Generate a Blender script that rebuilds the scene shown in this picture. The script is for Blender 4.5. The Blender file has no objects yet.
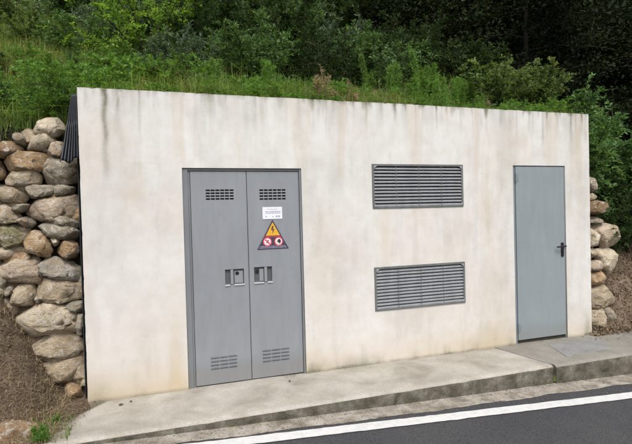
import bpy, bmesh, math, random
import numpy as np
from mathutils import Matrix, Vector, noise as mnoise

# ------------------------------------------------------------------ camera, sky, sun, exposure
C = bpy.context.scene.collection
S = bpy.context.scene
cam_data = bpy.data.cameras.new('camera')
cam = bpy.data.objects.new('camera', cam_data)
C.objects.link(cam)
right = Vector((0.947712, -0.318041, -0.026297))
up = Vector((0.030554, 0.008405, 0.999498))
fwd = Vector((0.31766, 0.94804, -0.017683))
mw = Matrix((right, up, -fwd)).transposed().to_4x4()
mw.translation = Vector((0.63114, -4.79816, 1.67641))
cam.matrix_world = mw
cam_data.sensor_fit = 'HORIZONTAL'
cam_data.sensor_width = 36.0
cam_data.lens = 480 / 632 * 36.0
cam_data.clip_start = 0.05
cam_data.clip_end = 800
S.camera = cam

SUN_EL, SUN_AZ = math.radians(53), math.radians(190)   # azimuth clockwise from +Y: behind the camera
world = bpy.data.worlds.new('World')
S.world = world
world.use_nodes = True
wn, wl = world.node_tree.nodes, world.node_tree.links
wn.clear()
sky = wn.new('ShaderNodeTexSky')
sky.sky_type = 'NISHITA'
sky.sun_disc = False
sky.sun_elevation = SUN_EL
sky.sun_rotation = SUN_AZ
sky.dust_density = 4.0
sky.ozone_density = 0.6
hsv = wn.new('ShaderNodeHueSaturation')          # a hazy, nearly white overcast sky
hsv.inputs['Saturation'].default_value = 0.3
bg = wn.new('ShaderNodeBackground')
bg.inputs['Strength'].default_value = 0.15
wo = wn.new('ShaderNodeOutputWorld')
wl.new(sky.outputs[0], hsv.inputs['Color'])
wl.new(hsv.outputs[0], bg.inputs['Color'])
wl.new(bg.outputs[0], wo.inputs['Surface'])

sun_data = bpy.data.lights.new('sun', 'SUN')
sun_data.energy = 1.5
sun_data.angle = math.radians(22)
sun_data.color = (1.0, 0.96, 0.91)
sun = bpy.data.objects.new('sun', sun_data)
C.objects.link(sun)
sdir = Vector((math.sin(SUN_AZ) * math.cos(SUN_EL), math.cos(SUN_AZ) * math.cos(SUN_EL), math.sin(SUN_EL)))
sun.rotation_euler = (-sdir).to_track_quat('-Z', 'Y').to_euler()
sun.location = sdir * 30

S.render.engine = 'CYCLES'
S.view_settings.view_transform = 'Standard'
S.view_settings.look = 'None'
S.view_settings.gamma = 1
S.view_settings.use_curve_mapping = False
S.view_settings.exposure = 0.55
S.cycles.max_bounces = 8
S.cycles.transparent_max_bounces = 8

random.seed(7)
RNG = np.random.default_rng(7)

# ------------------------------------------------------------------ helpers: objects
def props(o, label=None, cat=None, group=None, kind=None):
    if label: o['label'] = label
    if cat: o['category'] = cat
    if group: o['group'] = group
    if kind: o['kind'] = kind
    return o

def empty(name, loc, label, cat, group=None, rz=0.0):
    o = bpy.data.objects.new(name, None)
    o.empty_display_size = 0.2
    C.objects.link(o)
    o.location = loc
    o.rotation_euler = (0, 0, rz)
    return props(o, label, cat, group)

def link_mesh(name, me, parent=None, loc=None):
    o = bpy.data.objects.new(name, me)
    C.objects.link(o)
    if parent: o.parent = parent
    if loc is not None: o.location = loc
    return o

def copy_tree(o, parent=None):
    c = o.copy()
    C.objects.link(c)
    if parent: c.parent = parent
    for ch in list(o.children):
        copy_tree(ch, c)
    return c

class MB:
    """collects faces of ONE mesh"""
    def __init__(self):
        self.v, self.f, self.m = [], [], []
    def add(self, verts, faces, mi=0):
        b = len(self.v)
        self.v += [tuple(p) for p in verts]
        self.f += [tuple(b + i for i in f) for f in faces]
        self.m += [mi] * len(faces)
    def box(self, x0, x1, y0, y1, z0, z1, mi=0):
        vs = [(x0, y0, z0), (x1, y0, z0), (x1, y1, z0), (x0, y1, z0), (x0, y0, z1), (x1, y0, z1), (x1, y1, z1), (x0, y1, z1)]
        self.add(vs, [(0, 3, 2, 1), (4, 5, 6, 7), (0, 1, 5, 4), (1, 2, 6, 5), (2, 3, 7, 6), (3, 0, 4, 7)], mi)
    def prism_xz(self, poly, y0, y1, mi=0):
        """outline in X-Z (counter-clockwise seen from -Y), extruded from y0 (front) to y1"""
        n = len(poly)
        vs = [(x, y0, z) for x, z in poly] + [(x, y1, z) for x, z in poly]
        fs = [tuple(range(n)), tuple(range(2 * n - 1, n - 1, -1))]
        fs += [(i, n + i, n + (i + 1) % n, (i + 1) % n) for i in range(n)]
        self.add(vs, fs, mi)
    def disc(self, cx, cz, r, y0, y1, n=28, mi=0):
        self.prism_xz([(cx + r * math.cos(2 * math.pi * i / n), cz + r * math.sin(2 * math.pi * i / n)) for i in range(n)], y0, y1, mi)
    def ring(self, cx, cz, ro, ri, y0, y1, n=28, mi=0):
        cs = [(math.cos(2 * math.pi * i / n), math.sin(2 * math.pi * i / n)) for i in range(n)]
        vs = [(cx + ro * c, y0, cz + ro * s) for c, s in cs] + [(cx + ri * c, y0, cz + ri * s) for c, s in cs]
        vs += [(cx + ro * c, y1, cz + ro * s) for c, s in cs] + [(cx + ri * c, y1, cz + ri * s) for c, s in cs]
        fs = []
        for i in range(n):
            j = (i + 1) % n
            fs += [(i, j, n + j, n + i), (i, 2 * n + i, 2 * n + j, j), (n + i, n + j, 3 * n + j, 3 * n + i)]
        self.add(vs, fs, mi)
    def tube(self, pts, rad, n=6, mi=0):
        pts = [Vector(p) for p in pts]
        if not hasattr(rad, '__len__'): rad = [rad] * len(pts)
        vs, fs = [], []
        for i, p in enumerate(pts):
            d = (pts[min(i + 1, len(pts) - 1)] - pts[max(i - 1, 0)]).normalized()
            a = d.orthogonal().normalized()
            if i and abs(a.dot(prev)) < 0.95:
                a = (prev - d * prev.dot(d)).normalized()
            prev = a
            b = d.cross(a)
            vs += [p + (a * math.cos(2 * math.pi * k / n) + b * math.sin(2 * math.pi * k / n)) * rad[i] for k in range(n)]
        for i in range(len(pts) - 1):
            for k in range(n):
                l = (k + 1) % n
                fs.append((i * n + k, i * n + l, (i + 1) * n + l, (i + 1) * n + k))
        fs += [tuple(range(n - 1, -1, -1)), tuple((len(pts) - 1) * n + k for k in range(n))]
        self.add(vs, fs, mi)
    def panel(self, xs, zs, holes, y0, y1, mi=0, wob=None, inner=None):
        """upright plate y0 (front) .. y1 (back) with rectangular holes; xs/zs extra grid lines"""
        X = sorted(set([round(x, 5) for x in xs] + [round(h[i], 5) for h in holes for i in (0, 1)]))
        Z = sorted(set([round(z, 5) for z in zs] + [round(h[i], 5) for h in holes for i in (2, 3)]))
        ok = np.ones((len(X) - 1, len(Z) - 1), bool)
        cx = (np.array(X[1:]) + np.array(X[:-1])) / 2
        cz = (np.array(Z[1:]) + np.array(Z[:-1])) / 2
        for h in holes:
            ok[np.ix_((cx > h[0]) & (cx < h[1]), (cz > h[2]) & (cz < h[3]))] = False
        nz = len(Z)
        vs = [(x, y0 + (wob(x, z) if wob else 0), z) for x in X for z in Z]
        fs = []
        for i in range(len(X) - 1):
            for j in range(nz - 1):
                if ok[i, j]:
                    fs.append((i * nz + j, (i + 1) * nz + j, (i + 1) * nz + j + 1, i * nz + j + 1))
        self.add(vs, fs, mi)
        hi = mi if inner is None else inner
        for h in holes:                                    # reveals
            a, b, c, d = h[:4]
            for q in ([(a, c), (a, d)], [(b, d), (b, c)], [(b, c), (a, c)], [(a, d), (b, d)]):
                (p, r), (s, t) = q
                self.add([(p, y0, r), (s, y0, t), (s, y1, t), (p, y1, r)], [(0, 1, 2, 3)], hi)
        a, b, c, d = X[0], X[-1], Z[0], Z[-1]
        for q in ([(a, d), (a, c)], [(b, c), (b, d)], [(a, c), (b, c)], [(b, d), (a, d)]):
            (p, r), (s, t) = q
            self.add([(p, y0, r), (s, y0, t), (s, y1, t), (p, y1, r)], [(0, 1, 2, 3)], mi)
        return X, Z
    def mesh(self, name, mats, smooth=False):
        me = bpy.data.meshes.new(name)
        me.from_pydata(self.v, [], self.f)
        for m in (mats if isinstance(mats, (list, tuple)) else [mats]): me.materials.append(m)
        me.polygons.foreach_set('material_index', self.m)
        if smooth: me.polygons.foreach_set('use_smooth', [True] * len(me.polygons))
        me.update()
        return me
    def build(self, name, mats, parent=None, loc=None, smooth=False, bevel=0.0):
        o = link_mesh(name, self.mesh(name, mats, smooth), parent, loc)
        if bevel:
            b = o.modifiers.new('bevel', 'BEVEL'); b.width = bevel; b.segments = 2; b.limit_method = 'ANGLE'; b.angle_limit = math.radians(50)
        return o

def np_mesh(name, V, F, mats, attr=None, mi=None, smooth=False):
    """fast mesh from arrays; F is (n,3) or (n,4); attr: dict of per-face floats"""
    me = bpy.data.meshes.new(name)
    V = np.asarray(V, np.float32); F = np.asarray(F, np.int32)
    n, k = F.shape
    me.vertices.add(len(V)); me.vertices.foreach_set('co', V.ravel())
    me.loops.add(n * k); me.loops.foreach_set('vertex_index', F.ravel())
    me.polygons.add(n)
    me.polygons.foreach_set('loop_start', np.arange(0, n * k, k, dtype=np.int32))
    me.polygons.foreach_set('loop_total', np.full(n, k, np.int32))
    for m in (mats if isinstance(mats, (list, tuple)) else [mats]): me.materials.append(m)
    if mi is not None: me.polygons.foreach_set('material_index', np.asarray(mi, np.int32))
    if smooth: me.polygons.foreach_set('use_smooth', np.ones(n, bool))
    for a, vals in (attr or {}).items():
        at = me.attributes.new(a, 'FLOAT', 'FACE')
        at.data.foreach_set('value', np.asarray(vals, np.float32))
    me.update(calc_edges=True)
    return me

# ------------------------------------------------------------------ helpers: value noise
def vnoise(x, y, seed):
    r = np.random.default_rng(seed)
    T = r.random((256, 256))
    xi, yi = np.floor(x).astype(int), np.floor(y).astype(int)
    fx, fy = x - xi, y - yi
    fx, fy = fx * fx * (3 - 2 * fx), fy * fy * (3 - 2 * fy)
    g = lambda a, b: T[a % 256, b % 256]
    return (g(xi, yi) * (1 - fx) + g(xi + 1, yi) * fx) * (1 - fy) + (g(xi, yi + 1) * (1 - fx) + g(xi + 1, yi + 1) * fx) * fy
def fbm(x, y, seed, oct=4):
    x, y = np.asarray(x, float), np.asarray(y, float)
    s, a, t = 0, 0.5, 0
    for o in range(oct):
        s = s + a * vnoise(x * 2 ** o + 11.3 * o, y * 2 ** o + 5.7 * o, seed + o); t += a; a *= 0.5
    return s / t
def sstep(a, b, x):
    t = np.clip((np.asarray(x, float) - a) / (b - a), 0, 1)
    return t * t * (3 - 2 * t)

# ------------------------------------------------------------------ helpers: materials
def new_mat(name):
    m = bpy.data.materials.new(name)
    m.use_nodes = True
    nt = m.node_tree
    nt.nodes.clear()
    out = nt.nodes.new('ShaderNodeOutputMaterial')
    b = nt.nodes.new('ShaderNodeBsdfPrincipled')
    nt.links.new(b.outputs[0], out.inputs[0])
    return m, nt, b, out
def N(nt, t, **kw):
    n = nt.nodes.new(t)
    for k, v in kw.items():
        if k in n.inputs: n.inputs[k].default_value = v
        else: setattr(n, k, v)
    return n
def ramp(nt, fac, stops):
    r = nt.nodes.new('ShaderNodeValToRGB')
    e = r.color_ramp.elements
    while len(e) > 1: e.remove(e[0])
    for i, (p, c) in enumerate(stops):
        q = e[0] if i == 0 else e.new(p)
        q.position = p
        q.color = (c[0], c[1], c[2], 1) if hasattr(c, '__len__') else (c, c, c, 1)
    nt.links.new(fac, r.inputs[0])
    return r.outputs[0]
def mix(nt, a, b, fac, mode='MIX'):
    m = nt.nodes.new('ShaderNodeMix')
    m.data_type = 'RGBA'; m.blend_type = mode
    for s, v in ((m.inputs[0], fac), (m.inputs[6], a), (m.inputs[7], b)):
        if hasattr(v, 'is_linked'): nt.links.new(v, s)
        elif hasattr(v, '__len__'): s.default_value = (v[0], v[1], v[2], 1)
        else: s.default_value = v
    return m.outputs[2]
def math_n(nt, op, a, b=0.0):
    m = nt.nodes.new('ShaderNodeMath'); m.operation = op
    for s, v in ((m.inputs[0], a), (m.inputs[1], b)):
        if hasattr(v, 'is_linked'): nt.links.new(v, s)
        else: s.default_value = v
    return m.outputs[0]
def noise_tex(nt, vec, scale, detail=6, rough=0.6, dist=0.0):
    n = nt.nodes.new('ShaderNodeTexNoise')
    n.inputs['Scale'].default_value = scale; n.inputs['Detail'].default_value = detail
    n.inputs['Roughness'].default_value = rough; n.inputs['Distortion'].default_value = dist
    if vec is not None: nt.links.new(vec, n.inputs['Vector'])
    return n.outputs['Fac']
def coords(nt, per_object=False):
    t = nt.nodes.new('ShaderNodeTexCoord')
    if not per_object: return t.outputs['Object']
    oi = nt.nodes.new('ShaderNodeObjectInfo')
    v = nt.nodes.new('ShaderNodeVectorMath'); v.operation = 'ADD'
    sc = math_n(nt, 'MULTIPLY', oi.outputs['Random'], 37.0)
    nt.links.new(t.outputs['Object'], v.inputs[0]); nt.links.new(sc, v.inputs[1])
    return v.outputs[0]
def bump(nt, b, h, strength=0.3, dist=0.01):
    n = nt.nodes.new('ShaderNodeBump')
    n.inputs['Strength'].default_value = strength; n.inputs['Distance'].default_value = dist
    nt.links.new(h, n.inputs['Height']); nt.links.new(n.outputs[0], b.inputs['Normal'])

def speckle_mat(name, cols, scale, rough=0.9, fine=None, bump_s=0.3, bump_d=0.01, per_object=False, fine_amt=0.35, tone=0.8):
    """mottled mineral surface: a big-noise ramp of colours, multiplied by a fine grain"""
    m, nt, b, out = new_mat(name)
    cols = [tuple(q * tone for q in c) for c in cols]
    v = coords(nt, per_object)
    n = noise_tex(nt, v, scale, 8, 0.65, 0.3)
    k = len(cols)
    c = ramp(nt, n, [(0.28 + 0.44 * i / max(1, k - 1), q) for i, q in enumerate(cols)])
    f = noise_tex(nt, v, fine or scale * 12, 4, 0.7)
    g = ramp(nt, f, [(0.3, 1 - fine_amt), (0.7, 1 + fine_amt * 0.0)])
    c = mix(nt, c, g, 1.0, 'MULTIPLY')
    nt.links.new(c, b.inputs['Base Color'])
    b.inputs['Roughness'].default_value = rough
    b.inputs['Specular IOR Level'].default_value = 0.25
    h = math_n(nt, 'ADD', math_n(nt, 'MULTIPLY', n, 1.5), f)
    bump(nt, b, h, bump_s, bump_d)
    return m

def paint_mat(name, col, rough=0.45, dirt=0.12, scale=3.0):
    """painted sheet metal with faint dirt and rain marks"""
    col = tuple(q * 0.8 for q in col)
    m, nt, b, out = new_mat(name)
    v = coords(nt)
    mp = nt.nodes.new('ShaderNodeMapping'); mp.inputs['Scale'].default_value = (4, 4, 0.7)
    nt.links.new(v, mp.inputs['Vector'])
    n1 = noise_tex(nt, mp.outputs[0], scale, 6, 0.6)
    n2 = noise_tex(nt, v, 1.6, 5, 0.6)
    a = ramp(nt, n1, [(0.3, 1 - dirt), (0.65, 1.0)])
    c = mix(nt, col, tuple(x * 1.18 for x in col), n2)
    c = mix(nt, c, a, 1.0, 'MULTIPLY')
    sx = nt.nodes.new('ShaderNodeSeparateXYZ'); nt.links.new(v, sx.inputs[0])      # splash dirt near the sill, hand grime
    low = ramp(nt, math_n(nt, 'ADD', sx.outputs[2], math_n(nt, 'MULTIPLY', n1, -0.25)), [(0.0, .26), (.13, 0)])
    c = mix(nt, c, (.15, .125, .09), low)
    n3 = noise_tex(nt, v, 3.3, 8, 0.75)
    c = mix(nt, c, (.12, .115, .10), ramp(nt, n3, [(.60, 0), (.74, .30)]))
    nt.links.new(c, b.inputs['Base Color'])
    r = ramp(nt, n1, [(0.3, rough + 0.15), (0.7, rough)])
    nt.links.new(r, b.inputs['Roughness'])
    b.inputs['Specular IOR Level'].default_value = 0.35
    bump(nt, b, noise_tex(nt, v, 2.2, 3, 0.5), 0.25, 0.03)
    return m

def flat_mat(name, col, rough=0.6):
    m, nt, b, out = new_mat(name)
    v = coords(nt)
    n = noise_tex(nt, v, 60, 4, 0.6)
    c = mix(nt, tuple(x * 0.8 for x in col), tuple(min(1, x * 1.1) for x in col), n)
    nt.links.new(c, b.inputs['Base Color'])
    b.inputs['Roughness'].default_value = rough
    return m

def leaf_mat(name, cols, trans=0.3, rough=0.55, gain=1.5):
    """leaves: colour differs from leaf to leaf (attribute 'shade'), light passes through"""
    m, nt, b, out = new_mat(name)
    at = N(nt, 'ShaderNodeAttribute', attribute_name='shade')
    k = len(cols)
    c = ramp(nt, at.outputs['Fac'], [(i / max(1, k - 1), q) for i, q in enumerate(cols)])
    oi = nt.nodes.new('ShaderNodeObjectInfo')
    h = nt.nodes.new('ShaderNodeHueSaturation')
    nt.links.new(c, h.inputs['Color'])
    nt.links.new(math_n(nt, 'ADD', math_n(nt, 'MULTIPLY', oi.outputs['Random'], 0.45), gain - 0.22), h.inputs['Value'])
    c = h.outputs[0]
    nt.links.new(c, b.inputs['Base Color'])
    b.inputs['Roughness'].default_value = rough
    b.inputs['Specular IOR Level'].default_value = 0.25
    t = nt.nodes.new('ShaderNodeBsdfTranslucent')
    nt.links.new(mix(nt, c, (1.0, 1.0, 0.45), 1.0, 'MULTIPLY'), t.inputs['Color'])
    ms = nt.nodes.new('ShaderNodeMixShader'); ms.inputs[0].default_value = min(.6, trans * 1.2) if trans else 0
    nt.links.new(b.outputs[0], ms.inputs[1]); nt.links.new(t.outputs[0], ms.inputs[2])
    nt.links.new(ms.outputs[0], out.inputs[0])
    return m
STONES_L=[
('pale',[(-0.402,2.527),(-0.368,2.592),(-0.301,2.631),(-0.227,2.644),(-0.170,2.618),(-0.172,2.553),(-0.207,2.496),(-0.282,2.466),(-0.363,2.483)]),
('pale',[(-0.479,2.379),(-0.413,2.445),(-0.306,2.475),(-0.250,2.449),(-0.268,2.402),(-0.327,2.346),(-0.416,2.335)]),
('pink',[(-0.310,2.355),(-0.259,2.412),(-0.185,2.404),(-0.136,2.368),(-0.155,2.302),(-0.231,2.264),(-0.288,2.291)]),
('grey',[(-0.580,2.449),(-0.523,2.487),(-0.477,2.443),(-0.479,2.388),(-0.550,2.396)]),
('brown',[(-0.739,2.347),(-0.667,2.411),(-0.605,2.404),(-0.528,2.342),(-0.577,2.296),(-0.672,2.268),(-0.734,2.276)]),
('ochre',[(-0.658,2.232),(-0.609,2.287),(-0.481,2.325),(-0.377,2.308),(-0.314,2.254),(-0.324,2.189),(-0.374,2.143),(-0.519,2.134),(-0.644,2.160)]),
('grey',[(-0.290,2.217),(-0.189,2.283),(-0.071,2.285),(-0.057,2.191),(-0.062,2.051),(-0.197,2.014),(-0.321,2.024),(-0.351,2.097)]),
('tan',[(-0.654,2.088),(-0.614,2.133),(-0.463,2.134),(-0.392,2.079),(-0.427,2.015),(-0.579,1.998),(-0.641,2.007)]),
('tan',[(-0.752,1.945),(-0.681,1.989),(-0.532,1.988),(-0.494,1.924),(-0.528,1.861),(-0.623,1.844),(-0.747,1.865)]),
('grey',[(-0.492,1.997),(-0.330,2.005),(-0.273,1.996),(-0.283,1.912),(-0.382,1.895),(-0.471,1.897),(-0.501,1.952)]),
('grey',[(-0.256,2.005),(-0.097,1.994),(-0.108,1.920),(-0.242,1.912)]),
('pink',[(-0.476,1.750),(-0.449,1.832),(-0.383,1.868),(-0.260,1.884),(-0.100,1.901),(-0.086,1.816),(-0.090,1.694),(-0.208,1.669),(-0.332,1.682),(-0.437,1.695)]),
('tan',[(-0.749,1.811),(-0.686,1.828),(-0.625,1.790),(-0.556,1.725),(-0.566,1.680),(-0.653,1.665),(-0.753,1.686)]),
('grey',[(-0.601,1.817),(-0.497,1.833),(-0.483,1.778),(-0.563,1.753)]),
('pink',[(-0.565,1.698),(-0.501,1.715),(-0.486,1.669),(-0.503,1.633),(-0.559,1.643)]),
('grey',[(-0.375,1.628),(-0.308,1.654),(-0.176,1.622),(-0.085,1.581),(-0.088,1.487),(-0.213,1.520),(-0.328,1.553)]),
('moss',[(-0.756,1.605),(-0.692,1.657),(-0.575,1.635),(-0.505,1.578),(-0.516,1.505),(-0.597,1.445),(-0.699,1.450),(-0.759,1.507)]),
('ochre',[(-0.516,1.487),(-0.441,1.575),(-0.336,1.544),(-0.321,1.497),(-0.308,1.404),(-0.343,1.341),(-0.487,1.403)]),
('pale',[(-0.304,1.533),(-0.238,1.512),(-0.240,1.456),(-0.291,1.431)]),
('ochre',[(-0.250,1.401),(-0.198,1.464),(-0.097,1.469),(-0.083,1.383),(-0.119,1.300),(-0.195,1.314)]),
('pale',[(-0.754,1.417),(-0.699,1.441),(-0.614,1.410),(-0.615,1.364),(-0.703,1.333),(-0.756,1.345)]),
('pink',[(-0.760,1.246),(-0.703,1.306),(-0.600,1.345),(-0.465,1.347),(-0.418,1.299),(-0.413,1.206),(-0.424,1.115),(-0.561,1.097),(-0.686,1.124)]),
('blue',[(-0.386,1.269),(-0.294,1.319),(-0.187,1.295),(-0.088,1.223),(-0.056,1.146),(-0.066,1.099),(-0.226,1.110),(-0.381,1.186)]),
('tan',[(-0.635,0.993),(-0.585,1.080),(-0.457,1.080),(-0.444,0.978),(-0.479,0.907),(-0.615,0.892)]),
('tan',[(-0.424,1.115),(-0.366,1.129),(-0.059,1.051),(-0.054,0.937),(-0.182,0.910),(-0.373,0.907),(-0.419,0.994)]),
('grey',[(-0.444,0.987),(-0.406,0.919),(-0.455,0.905)]),
('grey',[(-0.200,0.893),(-0.039,0.879),(-0.042,0.784),(-0.135,0.802)]),
('pale',[(-0.587,0.789),(-0.504,0.873),(-0.341,0.895),(-0.210,0.847),(-0.103,0.743),(-0.124,0.612),(-0.488,0.632),(-0.597,0.707)]),
('grey',[(-0.094,0.770),(-0.043,0.756),(-0.048,0.595),(-0.108,0.601)]),
('grey',[(-0.632,0.629),(-0.576,0.641),(-0.565,0.475),(-0.604,0.498)]),
('tan',[(-0.553,0.602),(-0.359,0.600),(-0.084,0.532),(-0.036,0.432),(-0.106,0.383),(-0.333,0.382),(-0.464,0.371),(-0.526,0.452)]),
('tan',[(-0.432,0.357),(-0.106,0.374),(-0.070,0.179),(-0.198,0.140),(-0.341,0.113),(-0.403,0.242)]),
('ochre',[(-0.251,0.072),(-0.182,0.118),(-0.099,0.069),(-0.060,-0.051),(-0.187,-0.023)]),
('moss',[(-0.096,0.163),(-0.027,0.164),(-0.030,0.078),(-0.090,0.067)]),
('grey',[(-0.680,1.060),(-0.641,1.076),(-0.643,0.994),(-0.691,0.980)]),
('tan',[(-0.758,1.075),(-0.695,1.089),(-0.690,0.989),(-0.761,0.958)]),
('pink',[(-0.762,0.949),(-0.636,0.966),(-0.608,0.855),(-0.658,0.768),(-0.766,0.815)]),
('grey',[(-0.190,1.734),(-0.074,1.656),(-0.093,1.600),(-0.209,1.641),(-0.324,1.664)])]
STONES_R=[
('grey',[(6.187,2.070),(6.310,2.043),(6.325,1.908),(6.201,1.882)]),
('tan',[(6.183,1.868),(6.341,1.853),(6.340,1.772),(6.198,1.761)]),
('brown',[(6.180,1.721),(6.357,1.745),(6.481,1.674),(6.461,1.579),(6.194,1.559)]),
('grey',[(6.193,1.532),(6.515,1.537),(6.513,1.455),(6.209,1.451)]),
('pink',[(6.315,1.420),(6.440,1.403),(6.618,1.218),(6.597,1.095),(6.470,1.115),(6.330,1.298)]),
('pale',[(6.494,1.415),(6.584,1.384),(6.710,1.214),(6.726,1.116),(6.634,1.121)]),
('pale',[(6.172,1.358),(6.296,1.367),(6.364,1.229),(6.345,1.148),(6.185,1.155)]),
('tan',[(6.167,1.129),(6.344,1.121),(6.341,0.985),(6.181,0.966)]),
('pale',[(6.361,1.065),(6.487,1.087),(6.614,1.039),(6.647,0.844),(6.536,0.796),(6.392,0.846)]),
('pink',[(6.163,0.927),(6.304,0.932),(6.338,0.808),(6.178,0.791)]),
('ochre',[(6.176,0.737),(6.445,0.801),(6.461,0.677),(6.208,0.586)]),
('tan',[(6.189,0.520),(6.332,0.563),(6.531,0.562),(6.581,0.338),(6.362,0.274),(6.203,0.302)]),
('tan',[(6.184,0.249),(6.398,0.257),(6.467,0.114),(6.357,0.001),(6.214,0.016)]),
('grey',[(6.452,0.266),(6.562,0.270),(6.632,0.140),(6.521,0.067),(6.449,0.129)])]

# ------------------------------------------------------------------ materials
M_asphalt = speckle_mat('asphalt', [(.072, .072, .078), (.088, .088, .094), (.108, .107, .110)], 0.9, 0.9, 100, 0.8, 0.005, fine_amt=0.85, tone=1.0)
M_gutter = speckle_mat('gravelly_gutter', [(.17, .14, .10), (.45, .405, .34), (.68, .63, .55)], 6.5, 0.95, 90, 0.6, 0.012, fine_amt=0.45)
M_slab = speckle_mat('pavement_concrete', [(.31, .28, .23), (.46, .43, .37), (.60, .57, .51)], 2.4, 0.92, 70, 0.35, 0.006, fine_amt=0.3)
M_slab_grey = speckle_mat('pavement_concrete_grey', [(.22, .205, .175), (.30, .285, .25), (.37, .35, .315)], 2.6, 0.92, 70, 0.35, 0.006, fine_amt=0.3)
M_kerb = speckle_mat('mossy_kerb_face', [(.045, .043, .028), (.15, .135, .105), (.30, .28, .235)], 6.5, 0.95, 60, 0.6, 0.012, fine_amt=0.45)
M_cover = speckle_mat('cover_plate_concrete', [(.23, .225, .215), (.30, .30, .295), (.36, .355, .34)], 3.5, 0.85, 60, 0.25, 0.004)
M_dirt = speckle_mat('bank_earth', [(.115, .080, .054), (.235, .170, .118), (.37, .29, .21)], 6, 1.0, 50, 0.8, 0.03, fine_amt=0.5)
M_soil = speckle_mat('hill_soil', [(.018, .014, .009), (.04, .034, .02), (.06, .055, .028)], 3, 1.0, 40, 0.8, 0.03, fine_amt=0.5)
M_verge = speckle_mat('verge_ground', [(.05, .06, .025), (.09, .09, .045), (.14, .12, .08)], 1.5, 1.0, 30, 0.6, 0.03)

def white_line_mat():
    m, nt, b, out = new_mat('road_paint')
    v = coords(nt)
    n = noise_tex(nt, v, 55, 6, 0.7)
    n2 = noise_tex(nt, v, 3, 4, 0.6)
    n5 = noise_tex(nt, v, 14, 8, 0.75)
    c = ramp(nt, math_n(nt, 'ADD', n5, math_n(nt, 'ADD', math_n(nt, 'MULTIPLY', n, 0.35), math_n(nt, 'MULTIPLY', n2, 0.25))), [(0.50, (.20, .20, .20)), (0.64, (.44, .44, .43)), (0.85, (.54, .54, .53))])
    nt.links.new(c, b.inputs['Base Color'])
    b.inputs['Roughness'].default_value = 0.7
    bump(nt, b, n, 0.3, 0.003)
    return m
M_line = white_line_mat()

def facade_mat():
    """off-white lime render; stain attribute: r algae drips, g ochre rising damp, b rosy blotches"""
    m, nt, b, out = new_mat('stained_plaster')
    v = coords(nt)
    big = noise_tex(nt, v, 1.1, 6, 0.6, 0.4)
    base = ramp(nt, big, [(0.3, (.515, .503, .483)), (0.5, (.572, .566, .555)), (0.7, (.605, .601, .596))])
    mid = noise_tex(nt, v, 7, 6, 0.65)
    base = mix(nt, base, ramp(nt, mid, [(0.3, (.90, .885, .85)), (0.62, (1, 1, 1))]), 1.0, 'MULTIPLY')
    at = N(nt, 'ShaderNodeAttribute', attribute_name='stain')
    sp = nt.nodes.new('ShaderNodeSeparateColor')
    nt.links.new(at.outputs['Color'], sp.inputs[0])
    fine = noise_tex(nt, v, 45, 5, 0.7)
    base = mix(nt, base, (.54, .44, .39), sp.outputs[2])
    base = mix(nt, base, (.46, .375, .255), sp.outputs[1])
    base = mix(nt, base, (.13, .128, .088), math_n(nt, 'MULTIPLY', sp.outputs[0], math_n(nt, 'ADD', fine, 0.45)))
    nt.links.new(base, b.inputs['Base Color'])
    b.inputs['Roughness'].default_value = 0.92
    b.inputs['Specular IOR Level'].default_value = 0.2
    bump(nt, b, math_n(nt, 'ADD', mid, math_n(nt, 'MULTIPLY', fine, 0.5)), 0.22, 0.006)
    return m
M_plaster = facade_mat()
M_roofc = speckle_mat('roof_concrete', [(.16, .15, .12), (.26, .25, .21), (.33, .31, .27)], 3)

M_door = paint_mat('door_grey_paint', (.245, .262, .285), 0.42, 0.12)
M_dframe = paint_mat('door_frame_grey_paint', (.19, .205, .22), 0.45, 0.2)
M_sdoor = paint_mat('side_door_blue_grey_paint', (.245, .283, .303), 0.40, 0.1)
M_sframe = paint_mat('side_door_frame_paint', (.20, .245, .27), 0.45, 0.2)
M_grille = paint_mat('grille_grey', (.31, .32, .34), 0.5, 0.25)
M_gframe = paint_mat('grille_frame_grey', (.15, .16, .155), 0.55, 0.3)
M_dark = flat_mat('unlit_interior_black', (.006, .006, .008), 0.9)
M_black = flat_mat('black_plastic_and_dark_hole', (.008, .008, .012), 0.4)
M_steel_lit_lip = flat_mat('zinc_steel_and_lit_lip', (.42, .43, .45), 0.4)
M_white = flat_mat('white_plate', (.66, .68, .74), 0.4)
M_ink = flat_mat('faded_print', (.30, .30, .40), 0.6)
M_inkred = flat_mat('faded_red_print', (.52, .36, .42), 0.6)
M_navy = flat_mat('sign_dark_violet', (.045, .035, .055), 0.45)
M_yellow = flat_mat('sign_yellow', (.62, .34, .02), 0.45)
M_red = flat_mat('sign_red', (.50, .05, .09), 0.45)
M_signwhite = flat_mat('sign_white', (.62, .56, .58), 0.45)
M_blacksign = flat_mat('sign_black', (.02, .015, .015), 0.5)
M_membrane = flat_mat('black_membrane', (.022, .025, .032), 0.5)
M_seal = flat_mat('dark_gap_mortar', (.05, .045, .035), 0.95)

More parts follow.
